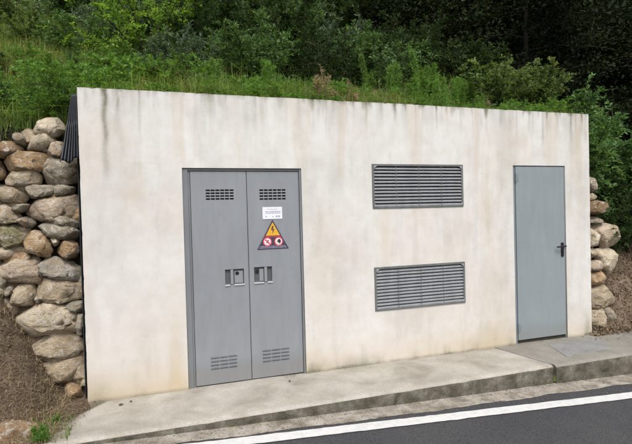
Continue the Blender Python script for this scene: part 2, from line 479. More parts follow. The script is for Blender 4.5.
STONE = {
 'pale': [(.312, .260, .195), (.546, .481, .377), (.728, .663, .546)],
 'pink': [(.28, .215, .155), (.47, .385, .305), (.62, .55, .46)],
 'grey': [(.169, .150, .117), (.325, .293, .240), (.455, .423, .358)],
 'blue': [(.195, .189, .169), (.338, .332, .305), (.481, .468, .429)],
 'brown': [(.143, .098, .058), (.273, .189, .117), (.390, .286, .189)],
 'ochre': [(.221, .150, .085), (.416, .293, .176), (.572, .442, .299)],
 'tan': [(.221, .182, .124), (.416, .351, .260), (.585, .507, .397)],
 'moss': [(.104, .111, .052), (.247, .227, .137), (.468, .429, .299)]}
def stone_mat(name, cols):
    """rough broken field stone: banded mottling, pale lichen patches, ochre stains, dark pits"""
    m, nt, b, out = new_mat(name)
    v = coords(nt, True)
    mp = nt.nodes.new('ShaderNodeMapping'); mp.inputs['Scale'].default_value = (1, 1, 1.9); mp.inputs['Rotation'].default_value = (.3, .35, 0)
    nt.links.new(v, mp.inputs['Vector'])
    n1 = noise_tex(nt, mp.outputs[0], 7, 10, 0.72, 0.6)
    c = ramp(nt, n1, [(0.30, cols[0]), (0.47, cols[1]), (0.66, cols[2])])
    n2 = noise_tex(nt, v, 4.5, 6, 0.6, 0.4)
    c = mix(nt, c, (.36, .235, .115), ramp(nt, n2, [(0.52, 0), (0.68, 0.55)]))
    n3 = noise_tex(nt, v, 16, 8, 0.75, 0.3)
    c = mix(nt, c, (.70, .65, .57), ramp(nt, n3, [(0.53, 0), (0.60, 0.75)]))
    n4 = noise_tex(nt, v, 24, 8, 0.75, 0.8)
    c = mix(nt, c, (.05, .043, .03), ramp(nt, n4, [(0.30, 0.8), (0.42, 0)]))
    f = noise_tex(nt, v, 85, 4, 0.75)
    c = mix(nt, c, ramp(nt, f, [(0.3, 0.62), (0.62, 1.08)]), 1.0, 'MULTIPLY')
    nt.links.new(c, b.inputs['Base Color'])
    b.inputs['Roughness'].default_value = 0.95
    b.inputs['Specular IOR Level'].default_value = 0.2
    h = math_n(nt, 'ADD', math_n(nt, 'MULTIPLY', n1, 2.2), math_n(nt, 'ADD', math_n(nt, 'MULTIPLY', n4, 1.2), math_n(nt, 'MULTIPLY', f, 0.5)))
    bump(nt, b, h, 1.0, 0.022)
    return m
M_stone = {k: stone_mat('field_stone_' + k, [(q[0] * 1.2, q[1] * 1.15, q[2] * 1.08) for q in c]) for k, c in STONE.items()}

# leaves
L_bright = leaf_mat('bright_green_leaves', [(.050, .115, .026), (.105, .205, .040), (.20, .31, .080)], 0.42)
L_frond = leaf_mat('fresh_frond_leaves', [(.085, .17, .022), (.15, .27, .035), (.25, .37, .07)], 0.45, 0.55, 1.55)
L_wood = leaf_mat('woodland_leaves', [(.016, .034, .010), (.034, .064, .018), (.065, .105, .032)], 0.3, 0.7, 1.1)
L_mid = leaf_mat('mid_green_leaves', [(.036, .078, .028), (.072, .138, .046), (.13, .205, .075)], 0.36)
L_blue = leaf_mat('blue_green_leaves', [(.040, .066, .042), (.080, .12, .075), (.135, .18, .115)], 0.3)
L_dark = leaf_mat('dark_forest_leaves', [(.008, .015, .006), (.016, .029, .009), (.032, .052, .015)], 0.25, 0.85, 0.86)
L_olive = leaf_mat('yellowish_green_leaves', [(.040, .072, .024), (.085, .130, .040), (.17, .205, .075)], 0.38)
L_grass = leaf_mat('green_grass_blades', [(.055, .105, .028), (.115, .175, .046), (.26, .27, .10)], 0.35)
L_dry = leaf_mat('dry_grass_blades', [(.15, .112, .068), (.27, .21, .13), (.42, .35, .22)], 0.25)
L_litter = leaf_mat('fallen_leaf_litter', [(.045, .032, .022), (.12, .088, .058), (.23, .18, .125)], 0.1)
M_bark = speckle_mat('bark', [(.035, .028, .02), (.07, .058, .042), (.10, .085, .065)], 9, 0.95, 40, 0.7, 0.02, True)
M_stem = speckle_mat('shrub_stem', [(.03, .032, .014), (.055, .055, .025), (.08, .075, .04)], 12, 0.9, 60, 0.4, 0.005, True)

# ------------------------------------------------------------------ the lie of the land
def road_z(x): return -0.08 - 0.032 * (np.asarray(x, float) - 0.85)

def hill_z(x, y):
    """height of the hillside, bank and mound"""
    x, y = np.asarray(x, float), np.asarray(y, float)
    bumps = (fbm(x * 1.3 + 40, y * 1.3 + 40, 3) - 0.5) * 0.22 + (fbm(x * 6 + 9, y * 6 + 9, 5, 3) - 0.5) * 0.06
    slope = 0.52 * np.maximum(y - 0.5, 0)
    # left of the cabin: steep earth bank in front of the stones, stones, then grass above them
    mound = np.clip((-0.27 - x) * 2.15, 0, 1.2) * (1 - 0.985 * sstep(0.22, -0.62, y)) 
    mound = mound * sstep(-0.95, -0.45, y)
    left_top = 2.56 + 0.10 * sstep(-0.5, 0.0, x)
    zl = np.where(y < 0.26, mound, mound + (left_top - mound) * sstep(0.30, 0.48, y)) + slope
    zl = np.where(y < -0.2, np.maximum(zl, road_z(x) * 0 - 0.05), zl)
    # over the cabin roof
    zc = np.where(y < 0.20, -0.4, 2.80) + slope * (0.9) + 0.04
    # right of the cabin: earth bank behind the little stack of stones
    lead = sstep(6.0, 6.9, x)
    foot = 0.30 - 0.34 * lead
    zr = np.clip((y - foot) * (4.0 - 2.3 * lead), -0.03, 2.6 - 1.1 * lead) + 0.50 * np.maximum(y - 1.0, 0)
    blend = sstep(5.6, 6.6, x)
    z = np.where(x < 0.03, zl, np.where(x > 5.98, zr, zc))
    deep = sstep(1.0, 2.5, y)                                   # behind the cabin the three run together
    zm = zl * (1 - sstep(-0.5, 1.0, x)) + zc * sstep(-0.5, 1.0, x) * (1 - sstep(5.0, 7.5, x)) + zr * sstep(5.0, 7.5, x)
    z = z * (1 - deep) + zm * deep
    return z + bumps * sstep(-0.9, 0.4, y) * np.where((x > 0.03) & (x < 5.98) & (y < 0.2), 0, 1)

def grid_mesh(name, xs, ys, zf, mat, smooth=True):
    X, Y = np.meshgrid(xs, ys, indexing='ij')
    Z = zf(X, Y)
    V = np.stack([X, Y, Z], -1).reshape(-1, 3)
    nx, ny = len(xs), len(ys)
    i, j = np.meshgrid(np.arange(nx - 1), np.arange(ny - 1), indexing='ij')
    a = (i * ny + j).ravel()
    F = np.stack([a, a + ny, a + ny + 1, a + 1], -1)
    return V, F

# ground sheet, road
def plane_strip(name, xs, ya, yb, dz, mat, segs=1, jit=0.0, seed=1):
    """strip between the curves ya(x), yb(x) lying dz above the inclined road plane"""
    r = np.random.default_rng(seed)
    V, F = [], []
    ny = segs + 1
    for x in xs:
        a, b = ya(x) + r.normal(0, jit), yb(x) + r.normal(0, jit)
        for k in range(ny):
            y = a + (b - a) * k / segs
            V.append((x, y, float(road_z(x)) + dz))
    n = len(xs)
    for i in range(n - 1):
        for k in range(segs):
            q = i * ny + k
            F.append((q, q + ny, q + ny + 1, q + 1))
    return link_mesh(name, np_mesh(name, V, F, mat))
g = plane_strip('ground', [-200, -60, 0, 60, 200], lambda x: -200, lambda x: 12, -0.03, M_verge); props(g, kind='structure')
line_y = lambda x: -0.94 - 0.056 * x
g = plane_strip('road', list(np.linspace(-60, 60, 241)), lambda x: -6.6, lambda x: max(line_y(x) + 0.13, -1.0) + 0.08, 0.0, M_asphalt, 2, 0.008, 2); props(g, kind='structure')
xs = list(np.arange(-8, 10.01, 0.05))
g = plane_strip('gutter', xs, lambda x: -0.985 - 0.018 * (x - 2) + 0.07 * (float(fbm(x * 2.3, 1.0, 33)) - 0.5), lambda x: -0.74, 0.004, M_gutter, 3, 0.004, 3); props(g, kind='structure')
g = plane_strip('edge_line', list(np.arange(-30, 30.01, 0.06)), lambda x: line_y(x) - 0.135, lambda x: line_y(x), 0.008, M_line, 1, 0.0022, 4); props(g, kind='structure')

# hillside
xs = np.concatenate([np.linspace(-30, -3, 28)[:-1], np.arange(-3, 0.0, 0.05), [0.015, 0.05], np.arange(0.2, 5.9, 0.15), [5.95, 5.985], np.arange(6.03, 9, 0.05), np.linspace(9, 50, 42)])
ys = np.concatenate([np.arange(-1.0, 1.2, 0.05), np.arange(1.2, 5, 0.15), np.linspace(5, 60, 45)])
def hill_sheet(x, y):
    z = hill_z(x, y)
    outside = ((x < 0.03) | (x > 5.98)) & (y < -0.74)
    z = np.where(outside, np.minimum(z, road_z(x) + 0.02 + 0.3 * np.maximum(y + 0.9, -0.1)), z)
    # tuck it under the slabs
    pav_left = -0.20 + 0.30 * (y + 0.73)
    under = (x > pav_left) & (x < 0.03) & (y > -0.8) & (y < 0.05)
    z = np.where(under, np.minimum(z, -0.03), z)
    z = np.where((x >= 0.03) & (x <= 5.98) & (y < 0.2), -0.5, z)
    z = np.where((x > 5.98) & (y < -0.10), -0.5, z)
    return z
V, F = grid_mesh('hillside', xs, ys, hill_sheet, None)
fc = V[F].mean(1)
mi = np.where((fc[:, 1] < 0.34) & (fc[:, 0] < 0.1) | ((fc[:, 0] > 6) & (fc[:, 1] < 1.1) & (fc[:, 2] < 1.55)), 1, 0)
o = link_mesh('hillside', np_mesh('hillside', V, F, [M_soil, M_dirt], mi=mi, smooth=True))
props(o, kind='structure')

# pavement slabs, cast with their kerb face
def slab(name, outline_back, outline_front, mats, seed):
    """outline_* : (x, y) along the back and along the front edge, same length; top at z=0"""
    r = np.random.default_rng(seed)
    rows = []
    n = len(outline_front)
    prof = [(0.0, None, 0.0), (0.25, None, 0), (0.5, None, 0), (0.75, None, 0), (0.93, None, -0.001)]
    V = []
    for i in range(n):
        (xb, yb), (xf, yf) = outline_back[i], outline_front[i]
        e = (fbm(xf * 5.0, 3.0, seed) - 0.5) * 0.010
        chip = max(0.0, float(fbm(xf * 9.0, 8.0, seed + 5)) - 0.60) * 0.03
        for t, _, dz in prof:
            x, y = xb + (xf - xb) * t, yb + (yf - yb) * t
            V.append((x, y, dz + (float(fbm(x * 2, y * 2 + 7, seed + 9)) - 0.5) * 0.012))
        V.append((xf, yf + 0.022 + chip, -0.004 - chip * 0.2))
        V.append((xf, yf + e * 0.4, -0.024 - chip * 0.6))
        zb = float(road_z(xf)) - 0.03
        V.append((xf, yf + e, (zb - 0.024) * 0.5))
        V.append((xf, yf + e * 1.4 - 0.004, zb))
    m = len(prof) + 4
    F, mi = [], []
    for i in range(n - 1):
        for k in range(m - 1):
            q = i * m + k
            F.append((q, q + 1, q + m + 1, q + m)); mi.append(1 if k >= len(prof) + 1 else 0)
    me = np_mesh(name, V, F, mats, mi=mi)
    ends = [tuple(range(m)), tuple((n - 1) * m + k for k in range(m))]
    bm = bmesh.new(); bm.from_mesh(me); bm.verts.ensure_lookup_table()
    loops = [[bm.verts[k] for k in e] for e in ends]
    for vs in loops:
        b0 = bm.verts.new((vs[0].co.x, vs[0].co.y, vs[-1].co.z))
        f = bm.faces.new(vs + [b0]); f.material_index = 1
    bmesh.ops.recalc_face_normals(bm, faces=bm.faces)
    bm.to_mesh(me); bm.free()
    return props(link_mesh(name, me), kind='structure')
n = 140
fr = [(-0.34 + (4.60 + 0.34) * i / n, -0.772 - 0.012 * math.sin(i / n * 3) + 0.15 * max(0, (0.03 - i / n) / 0.03) ** 2) for i in range(n + 1)]
bk = [(0.17 + (4.455 - 0.17) * i / n, 0.03) for i in range(n + 1)]
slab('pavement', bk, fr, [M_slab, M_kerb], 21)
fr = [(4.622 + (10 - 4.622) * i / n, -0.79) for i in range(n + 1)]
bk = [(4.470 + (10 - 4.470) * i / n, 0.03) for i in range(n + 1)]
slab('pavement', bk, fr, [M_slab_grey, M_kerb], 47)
mb = MB()
mb.add([(4.40, 0.03, -0.035), (4.55, -0.75, -0.035), (4.69, -0.75, -0.035), (4.53, 0.03, -0.035)], [(0, 1, 2, 3)])
props(mb.build('slab_joint', M_seal), kind='structure')

# ------------------------------------------------------------------ the cabin
cabin = empty('transformer_cabin', (0, 0, 0), 'low off-white plastered cabin with grey metal doors and two louvred grilles', 'cabin')
W, H, TH = 6.009, 2.874, 0.22
DD = (0.891, 2.091, -0.02, 2.150)          # double door opening x0 x1 z0 z1
SD = (4.791, 5.603, -0.02, 2.200)          # side door
G1 = (2.898, 4.068, 1.714, 2.2035)
G2 = (2.898, 4.068, 0.5826, 1.066)
mb = MB()
wob = lambda x, z: float((vn_w[int(np.clip((x + .1) * 20, 0, 139)), int(np.clip((z + .5) * 20, 0, 79))] - 0.5) * 0.006)
gx, gz = np.meshgrid(np.arange(140) / 20, np.arange(80) / 20, indexing='ij')
vn_w = fbm(gx * 1.6, gz * 1.6, 77)
mb.panel(list(np.arange(0, W, 0.0125)) + [W], list(np.arange(-0.30, H, 0.02)) + [H], [DD, SD, G1, G2], 0.0, TH, 0, wob)
me = mb.mesh('wall', [M_plaster])
# returns into the slope and the back of the front wall
def stain_colours(me):
    n = len(me.vertices)
    co = np.empty(n * 3, np.float32); me.vertices.foreach_get('co', co)
    co = co.reshape(-1, 3).astype(float)
    x, y, z = co[:, 0], co[:, 1], co[:, 2]
    d = H - z                                               # distance below the top edge
    r = np.random.default_rng(5)
    drip = np.zeros(n)
    known = [(0.225, .030, .95, .95), (0.33, .02, .40, .55), (0.52, .016, .62, .50), (0.66, .03, .35, .25), (1.03, .02, .5, .22), (1.30, .04, .3, .25), (1.62, .02, .45, .25),
             (2.38, .014, .42, .70), (2.46, .03, .18, .35), (2.85, .014, .30, .65), (3.02, .03, .28, .4), (3.20, .02, .22, .45),
             (3.46, .012, .5, .45), (3.73, .014, .30, .65), (3.80, .02, .2, .5), (4.05, .016, .34, .5), (4.22, .012, .5, .4), (4.41, .016, .36, .65), (4.62, .03, .25, .4),
             (4.86, .016, .42, .5), (5.05, .02, .3, .4), (5.27, .022, .62, .75), (5.33, .014, .4, .5), (5.50, .02, .36, .45), (5.72, .022, .50, .65), (5.80, .014, .3, .5), (5.96, .012, .5, .5)]
    for k in range(34):
        known.append((r.uniform(0.05, 5.95), r.uniform(.008, .022), r.uniform(.08, .30), r.uniform(.12, .42)))
    wander = (fbm(z * 3 + 3, x * 0.7, 91) - 0.5) * 0.05
    for X, w, L, s in known:
        p = np.exp(-((x + wander - X) / (w * (0.62 + 0.55 * d / max(L, .1)))) ** 2)
        drip = np.maximum(drip, p * s * (0.80 if X < .24 else 0.72) * np.clip(1 - d / L, 0, 1) ** 0.8)
    # smear under the top edge, long faint streaks down the whole face
    streak = fbm(x * 9, z * 0.45, 61, 4)
    drip += 0.20 * sstep(0.46, 0.72, streak) * np.clip(1 - d / 0.34, 0, 1) + 0.06 * sstep(0.55, 0.80, streak) * np.clip(1 - d / 1.8, 0, 1)
    drip += 0.20 * sstep(.035, 0, d) * fbm(x * 14, z, 45)
    drip *= 0.35 + 1.3 * fbm(x * 26, z * 7, 15)
    teeth = sstep(.52, .74, vnoise(x * 30 + 3, x * 0, 301)) * np.clip(1 - d / (.02 + .16 * vnoise(x * 17, x * 0 + 5, 303) ** 1.5), 0, 1) ** .7
    drip += teeth * (.30 + .45 * sstep(1.5, 3.0, x)) * (.4 + .8 * fbm(x * 3, z * 0, 305))
    mott = fbm(x * 3.2 + 1, z * 2.0, 311, 5)
    drip += .10 * sstep(.50, .72, mott) + .07 * sstep(.55, .7, fbm(x * 12, z * 2.2, 313, 4))
    spk = vnoise(x * 34, z * 30, 315) * vnoise(x * 9 + 4, z * 9, 317)
    drip += .10 * sstep(.66, .80, spk)
    # grime where the wall meets the pavement
    low = fbm(x * 5, z * 2.5, 23)
    drip += 0.55 * sstep(0.50, 0.78, low) * np.clip(1 - z / 0.16, 0, 1) + 0.65 * np.clip(1 - z / 0.035, 0, 1) * (.3 + fbm(x * 7, z * 0, 411))
    for X, w, h, s in ((2.14, .05, .12, .7), (2.22, .04, .10, .4), (4.72, .05, .16, .35), (5.93, .06, .34, .75), (0.10, .10, .26, .35)):
        drip += s * np.exp(-((x - X) / w) ** 2) * np.clip(1 - z / h, 0, 1) * (0.4 + fbm(x * 20, z * 14, 8))
    # thin rusty tails below the grilles and by the doors
    och = (0.55 * np.clip(1 - z / 0.36, 0, 1) ** 1.2 * (0.35 + 1.1 * fbm(x * 1.6, z * 2.2, 31)))
    och += 0.32 * sstep(0.55, 0.75, fbm(x * 1.1 + 4, z * 0.9, 37)) * (0.35 + 0.25 * np.clip(1 - z / 1.4, 0, 1))
    och += 0.30 * sstep(0.56, 0.74, fbm(x * 7, z * 0.7, 39)) * np.clip(1 - d / 2.6, 0, 1)
    for X, Z, w, h, s in ((0.78, 0.25, .06, .5, .4), (0.45, 1.9, .09, .10, .35), (3.05, 1.30, .06, .26, .25), (4.40, 1.7, .08, .55, .28), (2.3, 1.2, .15, .6, .18), (4.45, .5, .2, .4, .25)):
        och += s * np.exp(-((x - X) / w) ** 2 - ((z - Z) / h) ** 2)
    ros = 0.30 * sstep(0.50, 0.74, fbm(x * 1.7 + 2, z * 1.3 + 9, 55)) + 0.20 * sstep(0.52, 0.7, fbm(x * 5, z * 1.5, 57))
    ros *= 0.55
    lowdirt = np.clip(1 - z / 1.5, 0, 1) * (0.25 + 1.0 * fbm(x * 0.9 + 7, z * 1.1, 88)) * (1.15 - 0.12 * x)
    ros += 0.22 * lowdirt; och += .10 * lowdirt; drip += 0.07 * lowdirt
    col = np.stack([np.clip(drip, 0, .95), np.clip(och, 0, .85), np.clip(ros, 0, .6), np.ones(n)], -1).astype(np.float32)
    at = me.color_attributes.new('stain', 'FLOAT_COLOR', 'POINT')
    at.data.foreach_set('color', col.ravel())
stain_colours(me)
def worn_edges(me):
    n = len(me.vertices)
    co = np.empty(n * 3, np.float32); me.vertices.foreach_get('co', co); co = co.reshape(-1, 3)
    x, z = co[:, 0].astype(float), co[:, 2].astype(float)
    top = z > H - 1e-4
    dz = (fbm(x * 2.2, 3.3, 12) - .5) * .016 + np.maximum(fbm(x * 16, 9.1, 14) - .60, 0) * -.02
    co[:, 2] += np.where(top, dz, 0)
    for edge, s in ((0.0, 1), (W, -1)):
        m = np.abs(x - edge) < 1e-4
        co[:, 0] += np.where(m, s * ((fbm(z * 2.2, 4.4, 16) - .5) * .006 + np.maximum(fbm(z * 15, 2.1, 18) - .6, 0) * .02), 0)
    me.vertices.foreach_set('co', co.ravel()); me.update()
worn_edges(me)
link_mesh('wall', me, cabin)
mb = MB()
mb.box(0.004, 0.20, TH, 2.6, -0.3, 2.70)
mb.box(W - 0.20, W - 0.004, TH, 2.6, -0.3, 2.70)
mb.box(0.20, W - 0.20, 2.4, 2.6, -0.3, 2.70)
mb.build('wall', [M_roofc], cabin)
mb = MB(); mb.box(0.21, W - 0.21, TH + 0.003, 2.39, 2.60, 2.72)
mb.build('roof', [M_roofc], cabin)
mb = MB(); mb.box(0.22, W - 0.22, TH + 0.01, 2.38, -0.2, -0.04)
mb.build('floor', [M_roofc], cabin)

# --- double door
x0, x1, z0, z1 = DD
mb = MB()
mb.box(x0 + .002, x0 + .052, .014, .10, 0.0, z1 - .002)               # left jamb (outer)
mb.box(x0 + .052, x0 + .072, .030, .10, 0.0, z1 - .030)               # stepped inner stop
mb.box(x1 - .022, x1 - .002, .012, .10, 0.0, z1 - .002)
mb.box(x0 + .052, x1 - .022, .020, .10, z1 - .026, z1 - .002)
mb.box(x0 + .072, x1 - .022, .050, .10, -.01, .012)                    # bottom rail
ddoor = mb.build('double_door', [M_dframe], cabin, bevel=.002)
seam = 1.518
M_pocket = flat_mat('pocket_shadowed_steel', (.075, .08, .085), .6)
def slot_group(x0, x1, z0, z1, rows, cols, fx=.72, fz=.42):
    fx, fz = (.86, .58) if rows == 4 and cols > 4 else (fx, fz)
    hs = []
    for i in range(cols):
        for j in range(rows):
            a = x0 + (x1 - x0) * i / cols; b = z0 + (z1 - z0) * j / rows
            hs.append((a, a + (x1 - x0) / cols * fx, b, b + (z1 - z0) / rows * fz))
    return hs
def door_leaf(xa, xb, tops, bots, pocket):
    mb = MB()
    holes = slot_group(*tops, 4, 6) + slot_group(*bots, 4, 3, .90, .40) + [pocket]
    mb.panel([xa, xb], [0.012, z1 - .032], holes, .028, .050, 0, None, 0)
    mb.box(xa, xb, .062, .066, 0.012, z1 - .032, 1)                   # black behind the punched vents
    for (a, b, c, d) in holes[24:36]:                                   # pressed louvre lips
        mb.add([(a, .0285, d + .001), (b, .0285, d + .001), (b, .019, c + (d - c) * .45), (a, .019, c + (d - c) * .45)], [(0, 1, 2, 3), (3, 2, 1, 0)], 0)
    # folded edges of the sheet
    mb.box(xa + .001, xa + .004, .0262, .0279, 0.02, z1 - .04); mb.box(xb - .004, xb - .001, .0262, .0279, 0.02, z1 - .04)
    return mb.build('door_leaf', [M_door, M_pocket], ddoor)
door_leaf(x0 + .076, seam - .003, (1.112, 1.392, 1.838, 1.952), (1.112, 1.380, .158, .300), (1.278, 1.466, .985, 1.140))
door_leaf(seam + .003, x1 - .026, (1.648, 1.930, 1.830, 1.950), (1.636, 1.925, .168, .312), (1.570, 1.757, .988, 1.146))
def pull(xa, xb, bar, hole_x, plate_x):
    """recessed pull: pocket rim, pressed plate, upright bar and bottom lip coloured pale as if lit"""
    mb = MB()
    za, zb = (.985, 1.140) if bar < seam else (.988, 1.146)
    mb.box(xa + .002, xb - .002, .052, .056, za + .002, zb - .002, 1)
    mb.box(bar - .014, bar + .014, .022, .048, za + .004, zb - .004, 0)
    mb.box(plate_x[0], plate_x[1], .043, .0505, za + .012, zb - .020, 0)
    mb.box(xa - .004, bar - .020, .018, .052, za - .010, za + .003, 2)  # light on the ledge put into the lip's paler colour
    mb.box(bar + .020, xb + .004, .018, .052, za - .010, za + .003, 2)
    mb.disc(hole_x, zb - .045, .020, .0418, .0432, 16, 3)  # flat black disc painted for the darkness inside the lock hole
    return mb.build('pull_handle', [M_door, M_pocket, M_steel_lit_lip, M_black], ddoor, bevel=.0015)
pull(1.278, 1.466, 1.345, 1.40, (1.372, 1.458))
pull(1.570, 1.757, 1.690, 1.603, (1.628, 1.670))
# data plate: two unreadable grey lines
mb = MB()
mb.box(1.674, 1.880, .0235, .0275, 1.632, 1.755, 0)
r = random.Random(3)
def printed_line(xa, xb, z, h, mi):
    x = xa
    while x < xb - .006:
        w = r.uniform(.006, .022)
        mb.box(x, min(x + w, xb), .0225, .0236, z, z + h, mi); x += w + r.uniform(.003, .006)
printed_line(1.722, 1.832, 1.728, .008, 2)
printed_line(1.704, 1.862, 1.703, .010, 1); printed_line(1.704, 1.862, 1.689, .008, 1)
printed_line(1.704, 1.722, 1.652, .014, 1); printed_line(1.775, 1.785, 1.652, .010, 1); printed_line(1.812, 1.864, 1.650, .016, 1)
mb.build('data_plate', [M_white, M_ink, M_inkred], ddoor)
# triangular electrical warning sign
mb = MB()
mb.prism_xz([(1.610, 1.325), (1.940, 1.325), (1.775, 1.625)], .0225, .0275, 0)
mb.prism_xz([(1.700, 1.462), (1.850, 1.462), (1.775, 1.598)], .0210, .0224, 1)
mb.prism_xz([(1.768, 1.560), (1.757, 1.518), (1.774, 1.520), (1.768, 1.476), (1.794, 1.530), (1.777, 1.528), (1.786, 1.560)], .0200, .0209, 0)
mb.box(1.688, 1.862, .0212, .0224, 1.448, 1.455, 2)
for cx in (1.716, 1.834):
    mb.disc(cx, 1.400, .047, .0212, .0224, 28, 2)
    mb.disc(cx, 1.400, .036, .0203, .0211, 28, 3)
mb.prism_xz([(1.690, 1.418), (1.698, 1.428), (1.744, 1.383), (1.736, 1.373)], .0188, .0194, 2)
mb.prism_xz([(1.704, 1.392), (1.712, 1.386), (1.722, 1.404), (1.732, 1.412), (1.726, 1.418), (1.714, 1.410)], .0195, .0202, 4)
mb.prism_xz([(1.824, 1.412), (1.834, 1.424), (1.850, 1.422), (1.858, 1.404), (1.852, 1.384), (1.838, 1.378), (1.832, 1.392), (1.816, 1.396)], .0195, .0202, 4)
r = random.Random(8)
for zz in (1.349, 1.335):
    x = 1.640 - (1.349 - zz) * .8
    while x < 1.905:
        w = r.uniform(.008, .026)
        mb.box(x, x + w, .0214, .0224, zz, zz + .007, 5); x += w + .006
mb.build('warning_sign', [M_navy, M_yellow, M_red, M_signwhite, M_blacksign, M_ink], ddoor)

# --- louvred grilles
def grille(g):
    x0, x1, z0, z1 = g
    mb = MB()
    t = .024
    mb.box(x0 + .001, x0 + t, -.012, .07, z0 + .001, z1 - .001); mb.box(x1 - t, x1 - .001, -.012, .07, z0 + .001, z1 - .001)
    mb.box(x0 + t, x1 - t, -.012, .07, z1 - t, z1 - .001); mb.box(x0 + t, x1 - t, -.012, .07, z0 + .001, z0 + t * .8)
    fr = mb.build('ventilation_grille', [M_gframe], cabin, bevel=.002)
    mb = MB()
    n = 12
    zz0, zz1 = z0 + t * .8, z1 - t
    p = (zz1 - zz0) / n
    for k in range(n):
        b = zz0 + k * p
        sag = 0.0015 * math.sin(k * 2.1)
        # Z-section louvre: steep outward-falling blade with a folded lip
        vs = []
        m = 9
        for i in range(m + 1):
            x = x0 + t + (x1 - x0 - 2 * t) * i / m
            w = sag * math.sin(math.pi * i / m) + 0.0006 * math.sin(i * 3.3 + k)
            vs += [(x, -.006, b + .002 + w), (x, -.006, b + .014 + w), (x, .022, b + p * .78 + w), (x, .024, b + p * .70 + w)]
        fs = []
        for i in range(m):
            q = i * 4
            fs += [(q, q + 4, q + 5, q + 1), (q + 1, q + 5, q + 6, q + 2), (q + 2, q + 6, q + 7, q + 3), (q + 3, q + 7, q + 4, q)]
        mb.add(vs, fs, 0)
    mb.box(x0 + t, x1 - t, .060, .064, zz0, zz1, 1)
    mb.build('slats', [M_grille, M_pocket], fr)
    for q in (.25, .5, .75):
        mb = MB(); xx = x0 + (x1 - x0) * q
        mb.box(xx - .006, xx + .006, .024, .040, zz0, zz1)
        mb.box(xx - .0025, xx + .0025, -.0085, -.0062, zz0, zz1)
        mb.build('stiffening_rod', [M_gframe], fr)
    for cx, cz, sx, sz in ((x0, z1, 1, -1), (x1, z1, -1, -1), (x0, z0, 1, 1), (x1, z0, -1, 1)):
        mb = MB()
        pts = [(cx + sx * .020, cz + sz * .020), (cx + sx * .062, cz + sz * .020), (cx + sx * .020, cz + sz * .052)]
        if sx * sz < 0: pts = pts[::-1]
        mb.prism_xz(pts, -.016, -.0125, 0)
        mb.disc(cx + sx * .032, cz + sz * .031, .005, -.019, -.0155, 10, 1)
        mb.build('corner_plate', [M_grille, M_steel_lit_lip], fr)
grille(G1)
grille(G2)

# --- single door at the right
x0, x1, z0, z1 = SD
mb = MB()
mb.box(x0 + .002, x0 + .040, .016, .09, 0.0, z1 - .002)
mb.box(x1 - .014, x1 - .002, .016, .09, 0.0, z1 - .002)
mb.box(x0 + .040, x1 - .014, .016, .09, z1 - .012, z1 - .002)
sdoor = mb.build('service_door', [M_sframe], cabin, bevel=.002)
mb = MB(); mb.box(x0 + .046, x1 - .016, .008, .055, .046, z1 - .014)
mb.build('door_leaf', [M_sdoor], sdoor, bevel=.003)
mb = MB(); mb.box(x0 + .040, x1 - .014, .040, .16, -.10, .030)
mb.build('threshold', [M_seal], sdoor)
for zz in (2.05, .20):
    mb = MB()
    mb.tube([(x0 + .046, .002, zz - .055), (x0 + .046, .002, zz + .055)], .009, 10)
    mb.box(x0 + .046, x0 + .082, .003, .0078, zz - .04, zz + .04)
    mb.build('hinge', [M_sframe], sdoor)
mb = MB()
hx = 5.543
mb.prism_xz([(hx - .020, 1.055), (hx - .012, 1.045), (hx + .012, 1.045), (hx + .020, 1.055), (hx + .020, 1.215), (hx + .012, 1.225), (hx - .012, 1.225), (hx - .020, 1.215)], -.002, .0079)
mb.tube([(hx, -.002, 1.180), (hx, -.045, 1.180)], .011, 12)
mb.tube([(hx + .012, -.045, 1.181), (hx - .02, -.050, 1.181), (hx - .07, -.050, 1.179), (hx - .112, -.046, 1.176), (hx - .120, -.032, 1.176)], [.010, .0115, .0105, .0095, .008], 12)
mb.tube([(hx + .010, -.004, 1.181), (hx + .052, -.010, 1.183)], [.009, .006], 10)
mb.disc(hx, 1.098, .009, -.006, -.0021, 14)
mb.build('lever_handle', [M_black], sdoor, smooth=False)

# ------------------------------------------------------------------ inspection cover in the grey slab
mb = MB()
r = random.Random(4)
mb.prism_xz([(4.96, -.600), (5.68, -.545), (5.90, -.175), (5.12, -.165)], 0, .02)
vs = [(x, z, -y) for x, y, z in mb.v]
mb2 = MB(); mb2.add([(x, y, .0045 if z > -.01 else -.02) for x, y, z in vs], mb.f)
o = mb2.build('inspection_cover', [M_cover], bevel=.004)
props(o, 'flat blue-grey concrete cover plate set in the pavement before the single door', 'cover plate')

# ------------------------------------------------------------------ black sheet between cabin and stones
sheet = empty('membrane_sheet', (-0.03, 0.12, 0), 'dark corrugated membrane draped from the cabin top over the left stones', 'plastic sheet')
V, F = [], []
nu, nv = 46, 26
for i in range(nu + 1):
    u = i / nu
    for j in range(nv + 1):
        v = j / nv
        xl = -0.035 - 0.015 * v - (0.085 * v ** 0.8) * 1.0
        x = (0.018 - 0.0 * v) * (1 - u) + xl * u
        z = 2.83 - 0.60 * v - 0.04 * u * v + 0.02 * math.sin(u * 9) * v
        y = -0.03 + 0.05 * u + 0.017 * math.cos(u * 2 * math.pi * 6) + 0.05 * math.sin(v * 3.0) * u - 0.10 * v * u
        if v > .45: y -= 0.012
        V.append((x, y, z))
for i in range(nu):
    for j in range(nv):
        q = i * (nv + 1) + j
        F.append((q, q + 1, q + nv + 2, q + nv + 1))
o = link_mesh('hanging_flap', np_mesh('hanging_flap', V, F, M_membrane, smooth=True), sheet)
s = o.modifiers.new('thickness', 'SOLIDIFY'); s.thickness = .004
V, F = [], []
for i in range(60):
    for j, yy in enumerate((0.04, 0.1, 0.25, 0.5)):
        z = -0.1 + i * 2.6 / 59
        V.append((-0.004, yy, z))
